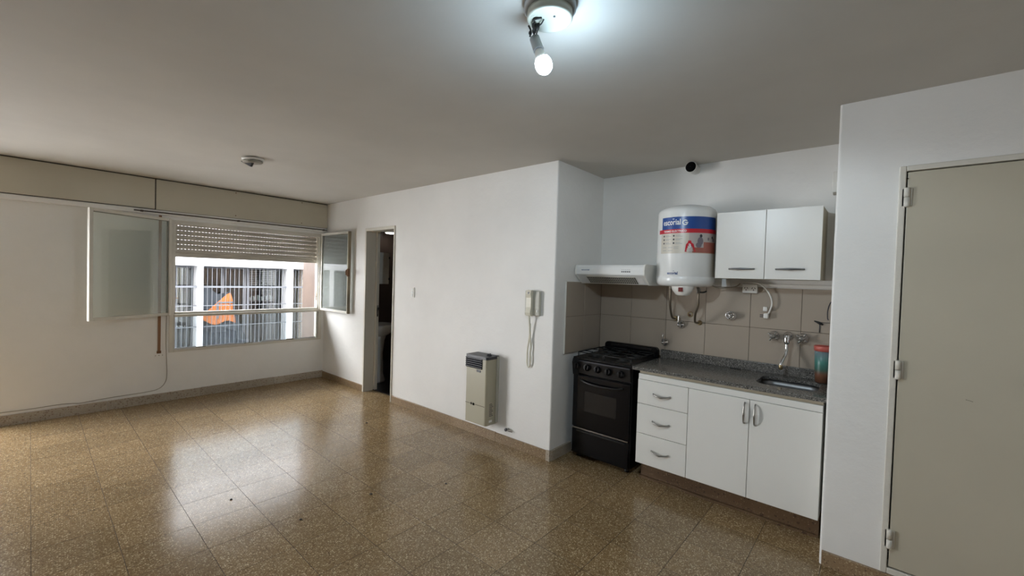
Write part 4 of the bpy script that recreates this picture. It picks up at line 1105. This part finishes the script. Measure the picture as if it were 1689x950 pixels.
farwin(0, *bays[0], (-2.2, -1.5, -.98), ((-2.85, -1.1, -.5, 1.5, 'curtain_pale'), (-1.08, -1.0, -.5, 1.5, 'curtain_grey'), (-.95, -.70, -.5, 1.5, 'curtain_dark')))
farwin(1, *bays[1], (-.17, .235, .30), ((-.57, -.19, .2, 1.5, 'curtain_dark'), (-.15, .20, -.5, 1.5, 'curtain_grey'), (.84, .95, -.5, 1.5, 'curtain_dark')))
farwin(2, *bays[2], (1.20,), ((1.21, 1.36, -.5, 1.5, 'curtain_grey'), (1.10, 1.19, -.5, 1.5, 'curtain_dark')))
blind = MB()
for k in range(9): blind.box(XD-.16, XD-.13, .34, .84, 1.14+k*.042, 1.152+k*.042, 'curtain_pale')
bo = blind.build('blind_slats', bpy.data.objects['window_3']); bo['kind'] = 'stuff'
def grille(a, b, label):
    gr = thing('window_grille', label, 'grille', (XF-.06, (a+b)/2, -.5), group=None)
    n = int((b-a)/.0805)
    for i in range(1, n+1):
        y = a+(b-a)*i/(n+1)
        mb = MB(); mb.box(XF-.066, XF-.054, y-.0040, y+.0040, -.53, 1.55, 'white_bar'); mb.build('bar', gr)
    for z, h_ in ((1.15, .018), (.775, .008), (.36, .008), (-.05, .008)):
        mb = MB(); mb.box(XF-.068, XF-.052, a, b, z-h_, z+h_, 'white_bar'); mb.build('crossbar', gr)
grille(*bays[0], 'white barred grille left of the first pier across the gap')
grille(*bays[1], 'wide white barred grille in front of the orange cloth')
grille(*bays[2], 'narrow white barred grille at the right end of the facade')
# interior shapes behind the middle window: pale shelf
mb = MB()
for z in (.55, .80, 1.05): mb.box(XD-.5, XD-.2, .36, .95, z, z+.02, 'curtain_grey')
for y in (.36, .93): mb.box(XD-.5, XD-.2, y, y+.02, -.5, 1.07, 'curtain_grey')
for k in range(7):
    y = .34+k*.085; mb.box(XD-.45, XD-.25, y+.05, y+.10, .82, .90+.02*(k % 3), 'curtain_pale', .004)
tag(mb.build('shelf_unit'), 'shelf with pale packages behind the barred window across the gap', 'shelf')
# louvred panel upper right
# orange cloth
oc = thing('orange_cloth', 'orange cloth hanging behind the grille across the gap', 'cloth', (XF-.12, -.25, .6))
def cloth(mb, top, bot, m, x, amp, seg):
    n = len(top)-1; vs = []
    for i in range(seg+1):
        t_ = i/seg; k = min(int(t_*n), n-1); u_ = t_*n-k
        yt = top[k][0]+(top[k+1][0]-top[k][0])*u_; zt_ = top[k][1]+(top[k+1][1]-top[k][1])*u_
        yb = bot[k][0]+(bot[k+1][0]-bot[k][0])*u_; zb2 = bot[k][1]+(bot[k+1][1]-bot[k][1])*u_
        xx = x+amp*sin(i*1.9)
        vs += [(xx, yb, zb2), (xx, yt, zt_), (xx-.006, yb, zb2), (xx-.006, yt, zt_)]
    fs = []
    for i in range(seg):
        a = 4*i; fs += [(a, a+4, a+5, a+1), (a+2, a+3, a+7, a+6), (a+1, a+5, a+7, a+3), (a, a+2, a+6, a+4)]
    fs += [(0, 1, 3, 2), (4*seg, 4*seg+2, 4*seg+3, 4*seg+1)]
    mb.add(vs, fs, m)
mb = MB(); cloth(mb, [(-.585, .60), (-.48, .68), (-.38, .78), (-.26, .90), (-.16, 1.0), (-.10, 1.03), (-.06, .88), (-.055, .70), (-.01, .50)],
                 [(-.585, .50), (-.50, .44), (-.42, .39), (-.35, .375), (-.28, .40), (-.20, .445), (-.14, .45), (-.07, .43), (-.005, .40)], 'orange_cloth', XF-.115, .007, 40); mb.build('sheet', oc)
mb = MB(); mb.box(XF-.104, XF-.098, -.32, -.06, .815, .845, 'white_bar'); mb.box(XF-.104, XF-.098, -.335, -.305, .50, .82, 'white_bar'); mb.build('white_hem', oc)
mb = MB(); cloth(mb, [(-.585, 1.16), (-.45, 1.12), (-.32, 1.0), (-.20, 1.02), (-.11, 1.06), (-.04, .9), (.05, .5), (.12, .3), (.2, .1)],
                 [(-.585, -.35), (-.48, -.36), (-.40, -.35), (-.30, -.36), (-.20, -.35), (-.10, -.36), (-.0, -.35), (.10, -.36), (.20, -.36)], 'blue_grey_cover', XF-.16, .012, 24)
tag(mb.build('grey_blue_cover'), 'dark blue-grey cover draped below and behind the orange cloth', 'cover')
# ground of the light well
mb = MB(); mb.box(-11, -4.27, -9, 6, -1.2, -1.1, 'facade_paint'); S(mb.build('floor_outside'))
mb = MB(); mb.box(-4.18, -4.10, -9, 6, -3.3, -.12, 'facade_paint'); mb.box(-4.9, 3.7, -5.75, 1.85, 2.64, 2.75, 'facade_paint'); mb.box(-4.9, 3.7, 1.72, 1.85, -.2, 2.64, 'facade_paint'); mb.box(3.56, 3.7, -5.75, 1.72, -.2, 2.64, 'facade_paint'); mb.box(-1, 3.7, .0, 1.8, -.2, -.125, 'facade_paint'); mb.box(-5.0, -4.7, 1.851, 9, -1.1, 3.4, 'facade_paint'); S(mb.build('wall_unseen_shell'))  # unseen shell, added to stop light leaks and a sky reflection
